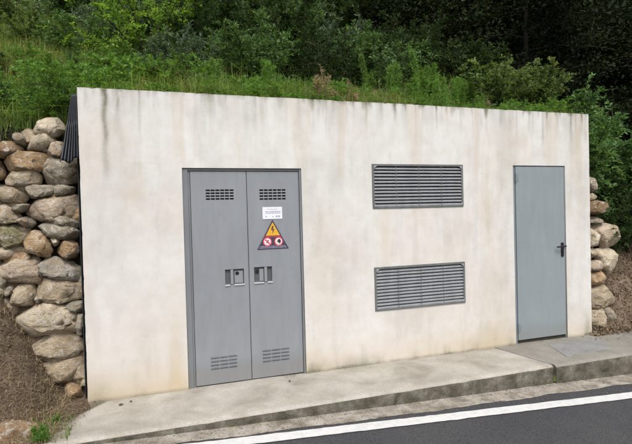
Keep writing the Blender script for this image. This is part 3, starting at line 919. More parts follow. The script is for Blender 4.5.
for i in range(59):
    for j in range(3):
        q = i * 4 + j
        F.append((q, q + 1, q + 5, q + 4))
o = link_mesh('side_lining', np_mesh('side_lining', V, F, M_membrane, smooth=True), sheet)
s = o.modifiers.new('thickness', 'SOLIDIFY'); s.thickness = .006

# ------------------------------------------------------------------ dry-stone walls: every stone a part
def unit(a): return a / np.maximum(np.linalg.norm(a, axis=-1, keepdims=True), 1e-9)
def stone_mesh(poly, depth, seed, mat, sub=4):
    P = np.array(poly)
    c = P.mean(0)
    A = 180
    ang = np.arange(A) / A * 2 * math.pi
    rad = np.full(A, .01)
    D = np.stack([np.cos(ang), np.sin(ang)], -1)
    for i in range(len(P)):
        a, b = P[i] - c, P[(i + 1) % len(P)] - c
        e = b - a
        den = D[:, 0] * e[1] - D[:, 1] * e[0]
        with np.errstate(divide='ignore', invalid='ignore'):
            t = (a[0] * e[1] - a[1] * e[0]) / den
            u = (a[0] * D[:, 1] - a[1] * D[:, 0]) / den
        ok = (t > 0) & (u >= -1e-6) & (u <= 1 + 1e-6)
        rad = np.where(ok, np.maximum(rad, np.where(ok, t, 0)), rad)
    k = np.array([1, 2, 1.]); k /= k.sum()
    rad = sum(np.roll(rad, 2 * (i - 1)) * k[i] for i in range(3))
    bm = bmesh.new()
    bmesh.ops.create_icosphere(bm, subdivisions=sub, radius=1)
    co = np.array([v.co[:] for v in bm.verts])
    rho = np.hypot(co[:, 0], co[:, 2])
    th = np.mod(np.arctan2(co[:, 2], co[:, 0]), 2 * math.pi)
    rb = np.interp(th, np.append(ang, 2 * math.pi), np.append(rad, rad[0]))
    r2 = np.where(rho > 0, rho ** 0.38, 0)
    x = np.cos(th) * rb * r2; z = np.sin(th) * rb * r2
    y = np.sign(co[:, 1]) * np.abs(co[:, 1]) ** 0.42 * depth
    Q = np.stack([x, y, z], -1)
    r = np.random.default_rng(seed)
    size = rad.mean()
    sc = np.array([P[:, 0].max() - P[:, 0].min(), 2 * depth, P[:, 1].max() - P[:, 1].min()]) / 2
    for q in range(24):                                      # split faces
        n = r.normal(size=3); n[1] = -abs(n[1]) * 1.7 - .25; n /= np.linalg.norm(n)
        if q < 3: n = unit(np.array([r.normal() * .22, -1.0, r.normal() * .25]))
        h = (Q / sc) @ n
        lim = np.quantile(h, r.uniform(.66, .80) if q < 3 else r.uniform(.82, .95))
        over = np.maximum(h - lim, 0)
        Q = Q - over[:, None] * n * sc * 0.94
    for ax, col in ((0, 0), (2, 1)):                         # keep the stone as wide and tall as its outline
        lo, hi = P[:, col].min() - c[col], P[:, col].max() - c[col]
        a, b = Q[:, ax].min(), Q[:, ax].max()
        Q[:, ax] = lo + (Q[:, ax] - a) * (hi - lo) / (b - a)
    off = Vector((seed * 3.7, seed * 1.3, seed * 2.1))
    nrm = Q / np.maximum(np.linalg.norm(Q, axis=1, keepdims=True), 1e-6)
    disp = np.array([mnoise.noise(Vector(q) * (1.1 / size) + off) * .06 + (abs(mnoise.noise(Vector(q) * (2.6 / size) + off)) - .25) * .19 + mnoise.noise(Vector(q) * 26 + off) * .05 + mnoise.noise(Vector(q) * 60 + off) * .025 for q in Q])
    Q = Q + nrm * (disp * size)[:, None]
    for v, q in zip(bm.verts, Q): v.co = q
    for f in bm.faces: f.smooth = True
    me = bpy.data.meshes.new('stone')
    bm.to_mesh(me); bm.free()
    me.materials.append(M_stone[mat])
    return me, c
def stone(parent, mat, poly, y, depth, seed):
    c0 = np.mean(poly, 0)
    poly = [tuple(c0 + (np.array(p) - c0) * 1.17) for p in poly]
    me, c = stone_mesh(poly, depth, seed, mat)
    px, py, pz = parent.location
    return link_mesh('stone', me, parent, (c[0] - px, y - py, c[1] - pz))

wall_l = empty('dry_stone_wall', (-0.4, 0.2, 0), 'tall dry-stone wall of pale and brown boulders against the left end of the cabin', 'stone wall')
for i, (mat, poly) in enumerate(STONES_L):
    zc = sum(p[1] for p in poly) / len(poly)
    stone(wall_l, mat, poly, 0.235 + random.uniform(-.02, .02), 0.15 + random.uniform(0, .04), 100 + i)
r = random.Random(77)
for i in range(30):                                          # small packing stones deeper in the joints
    zz = .12 + 2.35 * i / 29
    xx = r.uniform(-.62, -.06) if zz > 1.0 else r.uniform(-.12 - .45 * zz, -.05)
    w, h = r.uniform(.07, .12), r.uniform(.05, .09)
    stone(wall_l, r.choice(['tan', 'grey', 'ochre']), [(xx - w, zz - h * .3), (xx - w * .6, zz + h), (xx + w * .6, zz + h * .8), (xx + w, zz), (xx + w * .5, zz - h), (xx - w * .5, zz - h * .8)][::-1], .31, .10, 500 + i)
# it runs on a little beyond the left of the photograph
r = random.Random(12)
z = 1.0
k = 0
while z < 2.45:
    h = r.uniform(.24, .31)
    x = -0.73 + r.uniform(0, .03)
    while x > -2.1:
        w = r.uniform(.27, .46)
        a = [(x - w, z + h * .2), (x - w * .9, z + h * .8), (x - w * .5, z + h), (x - w * .08, z + h * .85), (x, z + h * .4), (x - w * .2, z + .01), (x - w * .8, z)]
        if k < 32:
            stone(wall_l, r.choice(['tan', 'grey', 'ochre', 'pale', 'brown']), a[::-1], .25, .17, 300 + k); k += 1
        x -= w + .01
    z += h

wall_r = empty('dry_stone_wall', (6.2, 0.15, 0), 'narrow ragged stack of pale stones against the right end of the cabin', 'stone wall')
for i, (mat, poly) in enumerate(STONES_R):
    stone(wall_r, mat, poly, 0.15 + random.uniform(-.02, .03), 0.16, 200 + i)

# flat block on the bank at the left
me, c = stone_mesh([(-.66, -.02), (-.63, .10), (-.50, .155), (-.36, .12), (-.27, .085), (-.285, -.03), (-.45, -.06)], 
                  .13, 411, 'brown')
o = link_mesh('rock', me, None, (c[0], -.64, c[1]))
props(o, 'grey flat-topped rock lying low on the earth bank at the bottom left corner', 'rock')

# ------------------------------------------------------------------ leaves, blades, stems
def unit(a): return a / np.maximum(np.linalg.norm(a, axis=-1, keepdims=True), 1e-9)
def leaf_quads(P, D, Sd, L, Wd, fold=0.25):
    """diamond leaves: base P, direction D, sideways Sd, length L, width Wd -> V, F"""
    n = len(P)
    L = np.broadcast_to(L, n)[:, None]; Wd = np.broadcast_to(Wd, n)[:, None]
    Nn = np.cross(D, Sd)
    m = P + D * L * 0.42
    V = np.stack([P, m + Sd * Wd * .5 + Nn * Wd * fold, P + D * L - Nn * L * 0.10, m - Sd * Wd * .5 + Nn * Wd * fold], 1).reshape(-1, 3)
    return V, np.arange(4 * n).reshape(n, 4)
def side_of(D, rng):
    a = unit(rng.normal(size=D.shape) * .55 + np.array([0, 0, 1.0]))
    s = np.cross(D, a)
    return unit(s)
def stems_tube(curves, r0, r1):
    """curves (n, k, 3) -> thin 3-sided tubes"""
    n, k, _ = curves.shape
    d = unit(np.gradient(curves, axis=1))
    a = unit(np.cross(d, np.array([.31, .77, .55])))
    b = np.cross(d, a)
    rr = np.linspace(r0, r1, k)[None, :, None]
    V = np.stack([curves + (a * math.cos(q) + b * math.sin(q)) * rr for q in (0, 2.094, 4.189)], 2)    # n,k,3,3
    idx = np.arange(n * k * 3).reshape(n, k, 3)
    F = []
    for q in range(3):
        F.append(np.stack([idx[:, :-1, q], idx[:, :-1, (q + 1) % 3], idx[:, 1:, (q + 1) % 3], idx[:, 1:, q]], -1).reshape(-1, 4))
    return V.reshape(-1, 3), np.concatenate(F)

def bush_meshes(name, seed, stems, height, spread, twigs, twig_len, leaves, leaf_l, leaf_w, upness=.35, pinnate=0, lean=(0, 0), mat=None, r0=.010, tier=0.2):
    rng = np.random.default_rng(seed)
    K = 8
    t = np.linspace(0, 1, K)
    az = rng.uniform(0, 2 * math.pi, stems)
    out = np.sqrt(rng.uniform(0.02, 1, stems)) * spread
    hh = height * (1 - 0.45 * (out / max(spread, 1e-6)) ** 2) * rng.uniform(.75, 1.08, stems)
    dxy = np.stack([np.cos(az), np.sin(az)], -1)
    cur = np.zeros((stems, K, 3))
    cur[:, :, :2] = dxy[:, None] * (out[:, None] * t[None] ** 1.25)[:, :, None] + np.array(lean)[None, None] * (t ** 1.5)[None, :, None]
    cur[:, :, 2] = hh[:, None] * (t[None] ** 0.9)
    cur += np.cumsum(rng.normal(0, .018 * height, (stems, K, 3)), 1) * (t[None, :, None])
    cur[:, 0, :2] += rng.normal(0, .05 * spread, (stems, 2))
    # twigs
    ti = np.repeat(np.arange(stems), twigs)
    tt = rng.uniform(tier, 1, len(ti))
    f = tt * (K - 1); i0 = np.minimum(f.astype(int), K - 2); w = (f - i0)[:, None]
    P0 = cur[ti, i0] * (1 - w) + cur[ti, i0 + 1] * w
    sd = unit(cur[ti, i0 + 1] - cur[ti, i0])
    outw = np.concatenate([dxy[ti], np.zeros((len(ti), 1))], 1)
    D = unit(rng.normal(size=(len(ti), 3)) * .75 + outw * .5 + sd * .45 + np.array([0, 0, upness]))
    TL = twig_len * rng.uniform(.6, 1.2, len(ti)) * (1.15 - .45 * tt)
    tw = np.linspace(0, 1, 4)
    tc = P0[:, None] + D[:, None] * (TL[:, None] * tw)[:, :, None]
    tc[:, :, 2] -= (tw ** 2)[None] * TL[:, None] * .28
    # leaves along each twig
    li = np.repeat(np.arange(len(ti)), leaves)
    lu = np.tile(np.linspace(.12, 1, leaves), len(ti)) + rng.normal(0, .03, len(li))
    lu = np.clip(lu, .05, 1)
    Pl = P0[li] + D[li] * (TL[li] * lu)[:, None]
    Pl[:, 2] -= lu ** 2 * TL[li] * .28
    S1 = side_of(D[li], rng)
    alt = np.where(np.tile(np.arange(leaves), len(ti)) % 2 == 0, 1, -1)[:, None]
    bl = .30 if pinnate else .55
    Dl = unit(D[li] * bl + S1 * alt * .9 + rng.normal(size=S1.shape) * (.16 if pinnate else .38) + np.array([0, 0, .12]))
    Sl = unit(np.cross(Dl, unit(np.cross(D[li], S1) + rng.normal(size=S1.shape) * .35)))
    ll = leaf_l * rng.uniform(.6, 1.15, len(li))
    V, F = leaf_quads(Pl, Dl, Sl, ll, ll * leaf_w / leaf_l)
    base = rng.uniform(0, 1, len(ti))[li]
    shade = np.clip(.55 * base + .45 * rng.uniform(0, 1, len(li)) , 0, 1)
    fol = np_mesh('foliage', V, F, mat, {'shade': shade})
    v1, f1 = stems_tube(cur, r0, r0 * .35)
    v2, f2 = stems_tube(tc, r0 * .35, r0 * .15)
    stm = np_mesh('stem', np.concatenate([v1, v2]), np.concatenate([f1, f2 + len(v1)]), M_stem)
    return fol, stm
def plant(name, meshes, loc, scale, rz, label, cat, group=None):
    o = empty(name, loc, label, cat, group, rz)
    o.scale = (scale, scale, scale)
    link_mesh('foliage', meshes[0], o)
    link_mesh('stem', meshes[1], o)
    return o
def on_hill(x, y, dz=-.03): return (x, y, float(hill_z(x, y)) + dz)

# kinds of plant
K_robinia = bush_meshes('robinia', 1, 16, 1.7, 1.15, 22, .34, 18, .055, .022, .12, 1, mat=L_frond, r0=.014, tier=.25)
K_round = bush_meshes('round', 2, 34, 1.0, .72, 26, .20, 12, .055, .020, .45, 0, mat=L_mid)
K_blue = bush_meshes('blue', 3, 26, 1.0, .65, 24, .22, 12, .060, .017, .6, 0, mat=L_blue)
K_loose = bush_meshes('loose', 4, 22, 1.2, .80, 22, .28, 12, .070, .028, .3, 0, mat=L_mid)
K_olive = bush_meshes('olive', 5, 30, .8, .70, 24, .18, 12, .048, .022, .45, 0, mat=L_olive)
K_broad = bush_meshes('broad', 6, 30, 1.3, .80, 32, .24, 14, .052, .026, .2, 0, mat=L_mid)
K_broadd = bush_meshes('broadd', 7, 30, 1.4, .90, 32, .26, 14, .055, .028, .15, 0, mat=L_wood)
K_herb = bush_meshes('herb', 8, 26, .42, .34, 14, .12, 12, .040, .016, .6, 0, mat=L_bright, r0=.004)
K_fern = bush_meshes('fern', 9, 26, .55, .50, 12, .20, 22, .034, .010, .5, 1, mat=L_bright, r0=.004)
K_feather = bush_meshes('feather', 10, 6, .75, .12, 150, .085, 8, .045, .0065, 1.1, 0, mat=L_bright, r0=.005, tier=.08)
K_featherb = bush_meshes('featherb', 11, 5, .85, .14, 150, .075, 7, .040, .0055, 1.0, 0, mat=L_bright, r0=.005, tier=.05)
K_darkbush = bush_meshes('darkbush', 12, 30, 1.3, .95, 28, .28, 12, .065, .026, .3, 0, mat=L_wood)

# --- shrubs one can tell apart
plant('young_robinia_tree', K_robinia, on_hill(0.62, 2.35), 1.0, .3, 'bright yellow-green young tree with feathery leaves, above the left half of the cabin', 'young tree')
plant('shrub', K_blue, on_hill(1.02, 1.35), .80, 1.0, 'dusky blue-green shrub just right of and below the bright young tree', 'shrub')
plant('shrub', K_round, on_hill(1.98, 1.75), 1.0, 2.0, 'rounded mid-green shrub standing out against the shade above the double door', 'shrub')
plant('shrub', K_darkbush, on_hill(2.95, 1.55), .72, .4, 'low dark shrub right of the rounded mid-green shrub', 'shrub')
plant('shrub', K_loose, on_hill(3.75, 1.55), .92, 3.0, 'tall loose mid-green shrub above the two grilles, left of the feathery weeds', 'shrub')
plant('shrub', K_olive, on_hill(5.25, .80), .95, .9, 'yellowish-green shrub above the wall between the feathery weeds and the single door', 'shrub')
plant('shrub', K_olive, on_hill(5.78, .72), .92, 2.2, 'yellowish-green shrub right at the top right corner of the cabin', 'shrub')
plant('shrub', K_broad, on_hill(6.7, 1.0), 1.4, .2, 'mid-green broad-leaved shrub beside the right end of the cabin, over the stacked stones', 'shrub')
plant('shrub', K_broad, on_hill(7.9, 1.1), 1.4, 2.6, 'mid-green broad-leaved shrub at the right edge of the photo', 'shrub')
for x, y, s in ((6.26, .58, .62), (6.75, .48, .55), (7.3, .55, .80), (8.2, .75, .9)):
    plant('shrub', K_broad if x > 7.9 or x < 6.5 else K_broadd, on_hill(x, y), s, x * 3, 'green shrub hanging over the earth bank beyond the right stones', 'shrub', 'shrubs over the right bank')
for i, (x, y, s, k) in enumerate(((.5, 3.4, .9, K_blue), (1.3, 2.6, .95, K_darkbush), (2.6, 2.4, 1.0, K_broadd), (3.4, 2.6, 1.1, K_blue), (4.5, 2.0, .9, K_darkbush), (1.0, 3.6, 1.0, K_loose), (2.1, 3.2, 1.05, K_broadd), (3.1, 3.9, 1.1, K_loose), (4.3, 3.2, .95, K_round), (2.7, 5.2, 1.4, K_loose), (4.2, 5.4, 1.5, K_darkbush),
                               (1.5, 5.4, 1.3, K_loose), (5.2, 2.7, .9, K_darkbush), (5.9, 2.2, .8, K_darkbush))):
    plant('shrub', k, on_hill(x, y), s, i * 1.7, 'shadowed green shrub in the thicket on the slope behind the cabin', 'shrub', 'shrubs of the thicket behind the cabin')
for i, (x, y, s, k) in enumerate(((-.4, 3.3, .75, K_loose), (-1.2, 4.2, .8, K_olive), (-.2, 4.8, .9, K_blue), (.35, 4.4, .8, K_loose), (-2.0, 5.5, 1.0, K_olive), (-.9, 6.2, 1.3, K_loose), (.3, 6.6, 1.4, K_darkbush), (-2.6, 3.5, .9, K_loose))):
    plant('shrub', k, on_hill(x, y), s, i * 2.1 + .5, 'green shrub growing out of the grassy slope at the upper left', 'shrub', 'shrubs on the grassy slope at the upper left')

# --- weeds along the top of the cabin wall
r = random.Random(31)
for i, (x, y, s) in enumerate(((3.42, .55, .75), (3.60, .80, .95), (3.78, .50, .80), (3.95, .75, 1.0), (4.12, .52, .85), (4.25, .95, 1.05), (4.40, .60, .72), (4.58, .80, .85), (4.75, .55, .62), (3.30, .95, .85), (4.9, 1.0, .8))):
    plant('feathery_weed', K_feather if i % 3 else K_featherb, on_hill(x, y), s, r.uniform(0, 6), 'upright feathery green weed above the cabin wall between grilles and single door', 'weed', 'feathery weeds on the cabin roof edge')
for i in range(34):
    x = r.uniform(-1.5, 1.2); y = .55 + 2.4 * (i / 33) ** 1.4
    plant('leafy_weed', (K_herb, K_fern, K_olive, K_herb, K_loose)[i % 5], on_hill(x, y), r.uniform(.75, 1.2) * (1, 1, .45, 1, .35)[i % 5], r.uniform(0, 6), 'bright green leafy weed on the slope above the left stone wall', 'weed', 'leafy weeds above the left stone wall')
K_dry = bush_meshes('dry', 21, 9, .62, .22, 34, .10, 7, .045, .008, .5, 0, mat=L_dry, r0=.004)
for i, (x, y, s) in enumerate(((2.46, .40, .8), (2.58, .5, .62), (2.86, .42, .7), (1.0, .5, .5), (.55, .45, .45), (5.0, .75, .6))):
    plant('dead_weed', K_dry, on_hill(x, y), s, i * 2.0, 'withered straw-brown weed standing on the wall top among green growth', 'weed', 'withered weeds on the wall top')
for i, (x, y, s) in enumerate(((-.27, -.62, .28), (-.35, -.48, .20), (-.20, -.34, .17), (-.24, -.70, .22))):
    plant('small_weed', K_herb, (x, y, max(0, float(hill_z(x, y))) - .01), s, i * 1.4, 'small green weed at the foot of the bank by the left end of the pavement', 'weed', 'small weeds by the left end of the pavement')
for i in range(26):
    x = .15 + i * .225 + r.uniform(-.1, .1)
    plant('leafy_weed', (K_herb, K_fern, K_herb)[i % 3], on_hill(x, r.uniform(.235, .33)), r.uniform(.28, .55), r.uniform(0, 6), 'small green weed crowding the very edge of the cabin wall top', 'weed', 'small weeds along the edge of the wall top')
for i in range(16):
    x = .5 + i * .19 + r.uniform(-.1, .1); y = r.uniform(.4, 1.3)
    plant('leafy_weed', (K_herb, K_fern, K_feather)[i % 3], on_hill(x, y), r.uniform(.5, .85), r.uniform(0, 6), 'small green weed among dry grass on the wall top above the double door', 'weed', 'small weeds on the wall top')

# --- wood on the right: trees with trunk, limbs and ragged crown
def tree_meshes(seed, h, crown_r, crown_lo, clumps, per, leaf, mat):
    rng = np.random.default_rng(seed)
    K = 9
    t = np.linspace(0, 1, K)
    trunk = np.zeros((1, K, 3)); trunk[0, :, 2] = t * h * .92
    trunk[0, :, :2] = np.cumsum(rng.normal(0, .05, (K, 2)), 0) * t[:, None]
    nl = 34
    lt = rng.uniform(crown_lo, .95, nl)
    f = lt * (K - 1); i0 = np.minimum(f.astype(int), K - 2); w = (f - i0)[:, None]
    P0 = trunk[0, i0] * (1 - w) + trunk[0, i0 + 1] * w
    az = rng.uniform(0, 2 * math.pi, nl)
    prof = crown_r * np.clip(1.15 - np.abs(lt - (crown_lo + .3)) * 1.25, .25, 1)
    D = unit(np.stack([np.cos(az), np.sin(az), rng.uniform(-.05, .7, nl)], -1))
    LL = prof * rng.uniform(.65, 1.15, nl)
    tt = np.linspace(0, 1, 6)
    limb = P0[:, None] + D[:, None] * (LL[:, None] * tt)[:, :, None] + rng.normal(0, .05, (nl, 6, 3)) * tt[None, :, None]
    limb[:, :, 2] -= (tt ** 2 * .25)[None] * LL[:, None]
    ci = rng.integers(0, nl, clumps); cu = rng.uniform(.25, 1.0, clumps)
    C0 = P0[ci] + D[ci] * (LL[ci] * cu)[:, None] + rng.normal(0, .28, (clumps, 3))
    C0[:, 2] -= cu ** 2 * .25 * LL[ci]
    cr = rng.uniform(.16, .42, clumps)
    li = np.repeat(np.arange(clumps), per)
    q = rng.normal(size=(len(li), 3)) * np.array([1, 1, .5])
    Pl = C0[li] + q * cr[li][:, None] * .75
    Dl = unit(q * .5 + rng.normal(size=q.shape) * .7 + np.array([0, 0, -.15]))
    Sl = side_of(Dl, rng)
    ll = leaf * rng.uniform(.6, 1.2, len(li))
    V, F = leaf_quads(Pl, Dl, Sl, ll, ll * .55)
    shade = np.clip(.6 * rng.uniform(0, 1, clumps)[li] + .4 * rng.uniform(0, 1, len(li)), 0, 1)
    crown = np_mesh('crown', V, F, mat, {'shade': shade})
    v1, f1 = stems_tube(trunk, .13, .03)
    v2, f2 = stems_tube(limb, .035, .008)
    tr = np_mesh('trunk', np.concatenate([v1, v2]), np.concatenate([f1, f2 + len(v1)]), M_bark)
    return crown, tr
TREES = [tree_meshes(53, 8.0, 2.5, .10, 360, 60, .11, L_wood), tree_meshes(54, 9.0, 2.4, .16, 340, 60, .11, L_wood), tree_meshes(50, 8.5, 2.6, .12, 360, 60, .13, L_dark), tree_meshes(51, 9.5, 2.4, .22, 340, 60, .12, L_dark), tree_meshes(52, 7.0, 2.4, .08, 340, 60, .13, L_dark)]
def tree(kind, x, y, s, rz, label, group):
    o = empty('broadleaf_tree', on_hill(x, y, -.15), label, 'tree', group, rz)
    o.scale = (s, s, s)
    link_mesh('crown', TREES[kind][0], o); link_mesh('trunk', TREES[kind][1], o)
spots = [(6.6, 4.6, .75), (8.3, 3.6, .7), (9.8, 4.6, .85), (7.9, 6.3, 1.0), (10.4, 7.0, 1.05), (12.4, 5.2, .95), (5.6, 7.4, .95), (12.8, 8.6, 1.1), (9.0, 9.4, 1.15), (6.6, 10.2, 1.15), (14.8, 7.0, 1.0), (15.8, 10.5, 1.2),
         (11.6, 2.8, .7), (13.6, 3.6, .8), (12.0, 12.0, 1.2), (16.8, 5.0, .95)]
for i, (x, y, s) in enumerate(spots):
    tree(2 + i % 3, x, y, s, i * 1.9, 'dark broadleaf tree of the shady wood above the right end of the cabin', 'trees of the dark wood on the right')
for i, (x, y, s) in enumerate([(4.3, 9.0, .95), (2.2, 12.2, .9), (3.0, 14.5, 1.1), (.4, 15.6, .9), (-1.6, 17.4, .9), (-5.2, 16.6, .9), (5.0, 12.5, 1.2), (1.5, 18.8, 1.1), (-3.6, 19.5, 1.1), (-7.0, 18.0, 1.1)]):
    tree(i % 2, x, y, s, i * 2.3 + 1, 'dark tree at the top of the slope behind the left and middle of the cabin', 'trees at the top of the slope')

# --- grass, ground cover, dry grass, litter: nobody could count them
def blades(n, xr, yr, hr, wr, lean, rng, zf=hill_z, dens=None):
    x = rng.uniform(*xr, n); y = rng.uniform(*yr, n)
    keep = np.ones(n, bool)
    if dens is not None: keep = rng.uniform(0, 1, n) < dens(x, y)
    x, y = x[keep], y[keep]; n = len(x)
    P = np.stack([x, y, zf(x, y) - .01], -1)
    h = rng.uniform(*hr, n)[:, None]; w = (rng.uniform(*wr, n))[:, None]
    a = rng.uniform(0, 2 * math.pi, n)
    d = np.stack([np.cos(a), np.sin(a), np.zeros(n)], -1)
    s = np.stack([-np.sin(a), np.cos(a), np.zeros(n)], -1)
    ln = (np.abs(rng.normal(0, lean, n)))[:, None]
    zz = np.array([0, 0, 1.0])
    m = P + zz * h * .55 + d * h * ln * .25
    tp = P + zz * h * np.maximum(1 - ln * .45, .35) + d * h * ln
    V = np.stack([P - s * w, P + s * w, m + s * w * .75, m - s * w * .75, tp, tp + s * w * .05], 1).reshape(-1, 3)
    b = np.arange(n)[:, None] * 6
    F = np.concatenate([b + np.array([[0, 1, 2, 3]]), b + np.array([[3, 2, 5, 4]])], 0)
    sh = np.clip(.65 * fbm(x * 1.2, y * 1.2, 71) + .5 * rng.uniform(0, 1, n) - .08, 0, 1)
    return V, F, np.concatenate([sh, sh])
def merged(parts):
    V, F, A, o = [], [], [], 0
    for v, f, a in parts:
        V.append(v); F.append(f + o); A.append(a); o += len(v)
    return np.concatenate(V), np.concatenate(F), np.concatenate(A)
rng = np.random.default_rng(99)
notbank = lambda x, y: np.where((x > 6.0) & (hill_z(x, y) < 1.7), 0.04, 1.0)
tuft = lambda x, y: .06 + sstep(.47, .66, fbm(x * 3.1 + 8, y * 3.1, 207, 3))
V, F, A = merged([
    blades(34000, (-2.6, .0), (.48, 3.2), (.10, .32), (.0025, .006), 1.0, rng, dens=tuft),
    blades(26000, (.0, 6.0), (.225, 1.6), (.06, .28), (.002, .0045), 1.1, rng, dens=tuft),
    blades(5200, (.45, 3.7), (.23, .8), (.16, .42), (.002, .0045), 1.1, rng, dens=lambda x, y: .15 + sstep(.45, .62, fbm(x * 2.3, y * 1.5, 221))),
    blades(2600, (.05, 5.95), (.05, .215), (.03, .13), (.0015, .0035), 1.3, rng, zf=lambda x, y: np.full_like(x, 2.868), dens=lambda x, y: sstep(.50, .66, fbm(x * 2.6, y * 3 + 40, 451)) * sstep(.04, .2, y)),
    blades(9000, (-2.6, 1.0), (2.5, 7), (.2, .45), (.004, .008), 1.0, rng),
    blades(16000, (1.0, 9), (1.4, 7), (.2, .5), (.004, .007), .6, rng, dens=notbank),
    blades(900, (-2.0, -.02), (.42, .56), (.18, .38), (.003, .006), .9, rng),
    blades(420, (-.2, 8), (-.80, -.775), (.015, .06), (.001, .0022), .9, rng, zf=lambda x, y: road_z(x), dens=lambda x, y: sstep(.52, .66, fbm(x * 2.6, y * 0, 441))),
    blades(70, (4.595, 4.625), (-.80, -.70), (.03, .09), (.001, .0022), .7, rng, zf=lambda x, y: road_z(x) + .04),
    blades(150, (-.34, -.05), (-.76, -.25), (.03, .11), (.002, .004), .6, rng)])
o = link_mesh('grass', np_mesh('grass', V, F, L_grass, {'shade': A})); props(o, 'green grass growing over the slope around and above the cabin', 'grass', kind='stuff')
patch = lambda x, y: sstep(.45, .62, fbm(x * 1.1 + 3, y * 1.6, 83))
V, F, A = merged([
    blades(9000, (.2, 3.6), (.24, .8), (.08, .28), (.0018, .0045), .8, rng, dens=patch),
    blades(2200, (2.8, 3.4), (.3, .9), (.12, .34), (.0018, .0045), .8, rng),
    blades(3500, (-2.2, .4), (.8, 5.5), (.15, .42), (.0025, .005), 1.1, rng, dens=patch),
    blades(9000, (-1.9, -.18), (-.74, .28), (.03, .10), (.0010, .0026), 1.8, rng, dens=lambda x, y: .25 + .75 * sstep(.4, .6, fbm(x * 4, y * 4, 14))),
    blades(500, (6.3, 9), (.0, .9), (.05, .2), (.0015, .003), 1.5, rng)])
o = link_mesh('dry_grass', np_mesh('dry_grass', V, F, L_dry, {'shade': A})); props(o, 'straw-coloured dry grass on the left bank and along the wall top', 'dry grass', kind='stuff')

def scatter_leaves(n, xr, yr, leaf, rng, lift, dens=None, zf=hill_z, flat=False):
    x = rng.uniform(*xr, n); y = rng.uniform(*yr, n)
    if dens is not None:
        k = rng.uniform(0, 1, n) < dens(x, y); x, y = x[k], y[k]
    n = len(x)
    P = np.stack([x, y, zf(x, y) + rng.uniform(0, 1, n) ** 1.5 * lift + .004], -1)
    D = unit(rng.normal(size=(n, 3)) * np.array([1, 1, .15 if flat else .5]) + np.array([0, 0, .03 if flat else .15]))
    Sd = unit(np.cross(D, unit(rng.normal(size=(n, 3)) * (.2 if flat else .6) + np.array([0, 0, 1.0]))))
    L = rng.uniform(.5, 1.2, n) * leaf
    V, F = leaf_quads(P, D, Sd, L, L * rng.uniform(.35, .6, n))
    sh = np.clip(.6 * fbm(x * 1.5, y * 1.5, 19) + .55 * rng.uniform(0, 1, n) - .1, 0, 1)
    return V, F, sh
V, F, A = merged([
    scatter_leaves(42000, (-2.8, 1.2), (.5, 6.5), .05, rng, .26, lambda x, y: sstep(.47, .62, fbm(x * 1.7, y * 1.7, 201))),
    scatter_leaves(36000, (1.0, 9.0), (1.0, 7), .055, rng, .28, lambda x, y: notbank(x, y) * sstep(.45, .62, fbm(x * 1.7, y * 1.7, 202))),
    scatter_leaves(9000, (.1, 6.0), (.3, 1.2), .03, rng, .12),
    scatter_leaves(34000, (-8, 4), (6, 24), .09, rng, .5),
    scatter_leaves(5000, (1.0, 6.0), (.35, 1.3), .045, rng, .22)])
o = link_mesh('ground_cover', np_mesh('ground_cover', V, F, L_mid, {'shade': A})); props(o, 'low leafy ground cover spreading over the hillside', 'ground cover', kind='stuff')

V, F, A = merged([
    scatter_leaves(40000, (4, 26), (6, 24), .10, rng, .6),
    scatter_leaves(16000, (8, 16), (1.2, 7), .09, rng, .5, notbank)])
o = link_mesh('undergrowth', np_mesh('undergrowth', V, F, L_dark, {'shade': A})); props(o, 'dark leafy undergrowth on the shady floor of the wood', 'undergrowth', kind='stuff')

def flat_z(x, y):
    return np.where((x > 6.0) & (y > -.12) | (x < -.15), np.maximum(hill_z(x, y), .0), .006)
V, F, A = merged([
    scatter_leaves(9000, (5.95, 9), (-.12, .9), .045, rng, .03, None, flat_z, False),
    scatter_leaves(900, (.1, 8), (-.06, .0), .014, rng, .006, lambda x, y: sstep(.48, .62, fbm(x * 2, y * 0, 431)), flat_z, True),
    scatter_leaves(260, (5.7, 8), (-.45, -.02), .035, rng, .01, lambda x, y: sstep(-.45, -.05, y), flat_z, True),
    scatter_leaves(9000, (-.40, .22), (-.74, .02), .018, rng, .012, lambda x, y: sstep(.16, -.25, x - .30 * (y + .1)), flat_z, True),
    scatter_leaves(9000, (-1.6, -.20), (-.72, .24), .022, rng, .02, None, hill_z, False)])
o = link_mesh('leaf_litter', np_mesh('leaf_litter', V, F, L_litter, {'shade': A})); props(o, 'brown fallen leaves and crumbs on the banks and pavement ends', 'leaf litter', kind='stuff')

# loose grit in the gutter: small flattened stones
V, F = [], []
n = 1500
gx = rng.uniform(-.6, 8, n); lo = -.94 - .056 * gx + .04; gy = rng.uniform(0, 1, n) ** 1.4 * (-.79 - lo) + lo
gy = np.where(rng.uniform(0, 1, n) < .5, -.80 - rng.uniform(0, .07, n), gy)
gs = rng.uniform(.002, .006, n) * (1 + (rng.uniform(0, 1, n) > .96) * 1.2)
base = np.array([(1, 0, 0), (0, 1, 0), (-1, 0, 0), (0, -1, 0), (0, 0, .8), (0, 0, -.5)], float)
ft = np.array([(0, 1, 4), (1, 2, 4), (2, 3, 4), (3, 0, 4), (1, 0, 5), (2, 1, 5), (3, 2, 5), (0, 3, 5)])
V = (base[None] * rng.uniform(.6, 1.3, (n, 6, 1)) * gs[:, None, None] + np.stack([gx, gy, road_z(gx) + .008], -1)[:, None]).reshape(-1, 3)
F = (ft[None] + (np.arange(n) * 6)[:, None, None]).reshape(-1, 3)
M_grit = leaf_mat('gutter_grit_mix', [(.09, .075, .055), (.17, .15, .12), (.27, .245, .20)], 0.0, .95, 1.0)
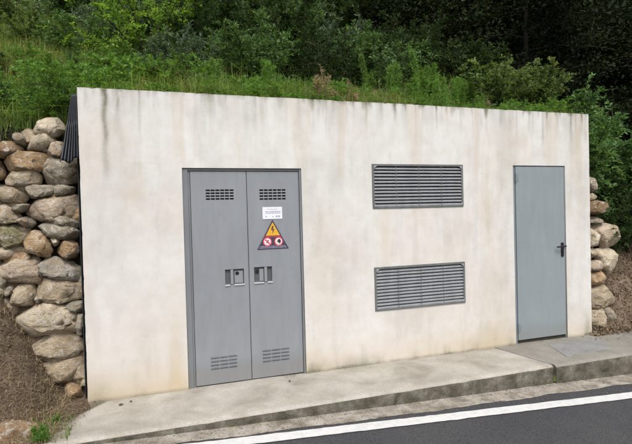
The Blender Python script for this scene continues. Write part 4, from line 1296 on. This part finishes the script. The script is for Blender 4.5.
o = link_mesh('grit', np_mesh('grit', V, F, M_grit, {'shade': rng.uniform(0, 1, len(F))})); props(o, 'loose grit and crumbs lying along the foot of the kerb', 'grit', kind='stuff')

n = 900
gx = np.concatenate([rng.uniform(-1.6, -.22, 600), rng.uniform(6.2, 9, 300)]); gy = np.concatenate([rng.uniform(-.72, .18, 600), rng.uniform(-.1, .9, 300)])
gs = rng.uniform(.004, .012, n) * (1 + (rng.uniform(0, 1, n) > .94) * 1.6)
V = (base[None] * rng.uniform(.6, 1.3, (n, 6, 1)) * gs[:, None, None] + np.stack([gx, gy, hill_z(gx, gy) + .003], -1)[:, None]).reshape(-1, 3)
F = (ft[None] + (np.arange(n) * 6)[:, None, None]).reshape(-1, 3)
M_clod = leaf_mat('clod_mix', [(.09, .065, .045), (.19, .145, .10), (.33, .28, .22)], 0.0, .95, 1.0)
o = link_mesh('clods', np_mesh('clods', V, F, M_clod, {'shade': np.repeat(rng.uniform(0, 1, n), 8)})); props(o, 'small clods and pebbles strewn over the earth banks', 'clods', kind='stuff')

# dead leaves lying singly on the pale pavement
def dead_leaf(x, y, s, rz, label):
    n = 9
    top = [(math.cos(a) * s * (1 + .25 * math.cos(3 * a)), math.sin(a) * s * .55, .006 + .35 * s * abs(math.sin(a)) ** 2) for a in [2 * math.pi * k / n for k in range(n)]]
    mb = MB()
    mb.add([(0, 0, .004)] + top, [(0, 1 + k, 1 + (k + 1) % n) for k in range(n)])
    o = mb.build('fallen_leaf', [M_litter1], None, (x, y, .003))
    o.rotation_euler = (0, 0, rz)
    sm = o.modifiers.new('thickness', 'SOLIDIFY'); sm.thickness = .0015
    props(o, label, 'leaf', 'single dead leaves on the pavement')
M_litter1 = flat_mat('dead_leaf_brown', (.07, .045, .028), .8)
dead_leaf(.29, -.17, .022, .4, 'bigger dark curled dead leaf on the pavement by the left cabin corner')
dead_leaf(.37, -.12, .018, 2.0, 'smaller dark dead leaf closest to the wall by the left cabin corner')
dead_leaf(1.86, -.17, .017, 1.2, 'small dead leaf on the pavement in front of the right leaf of the double door')
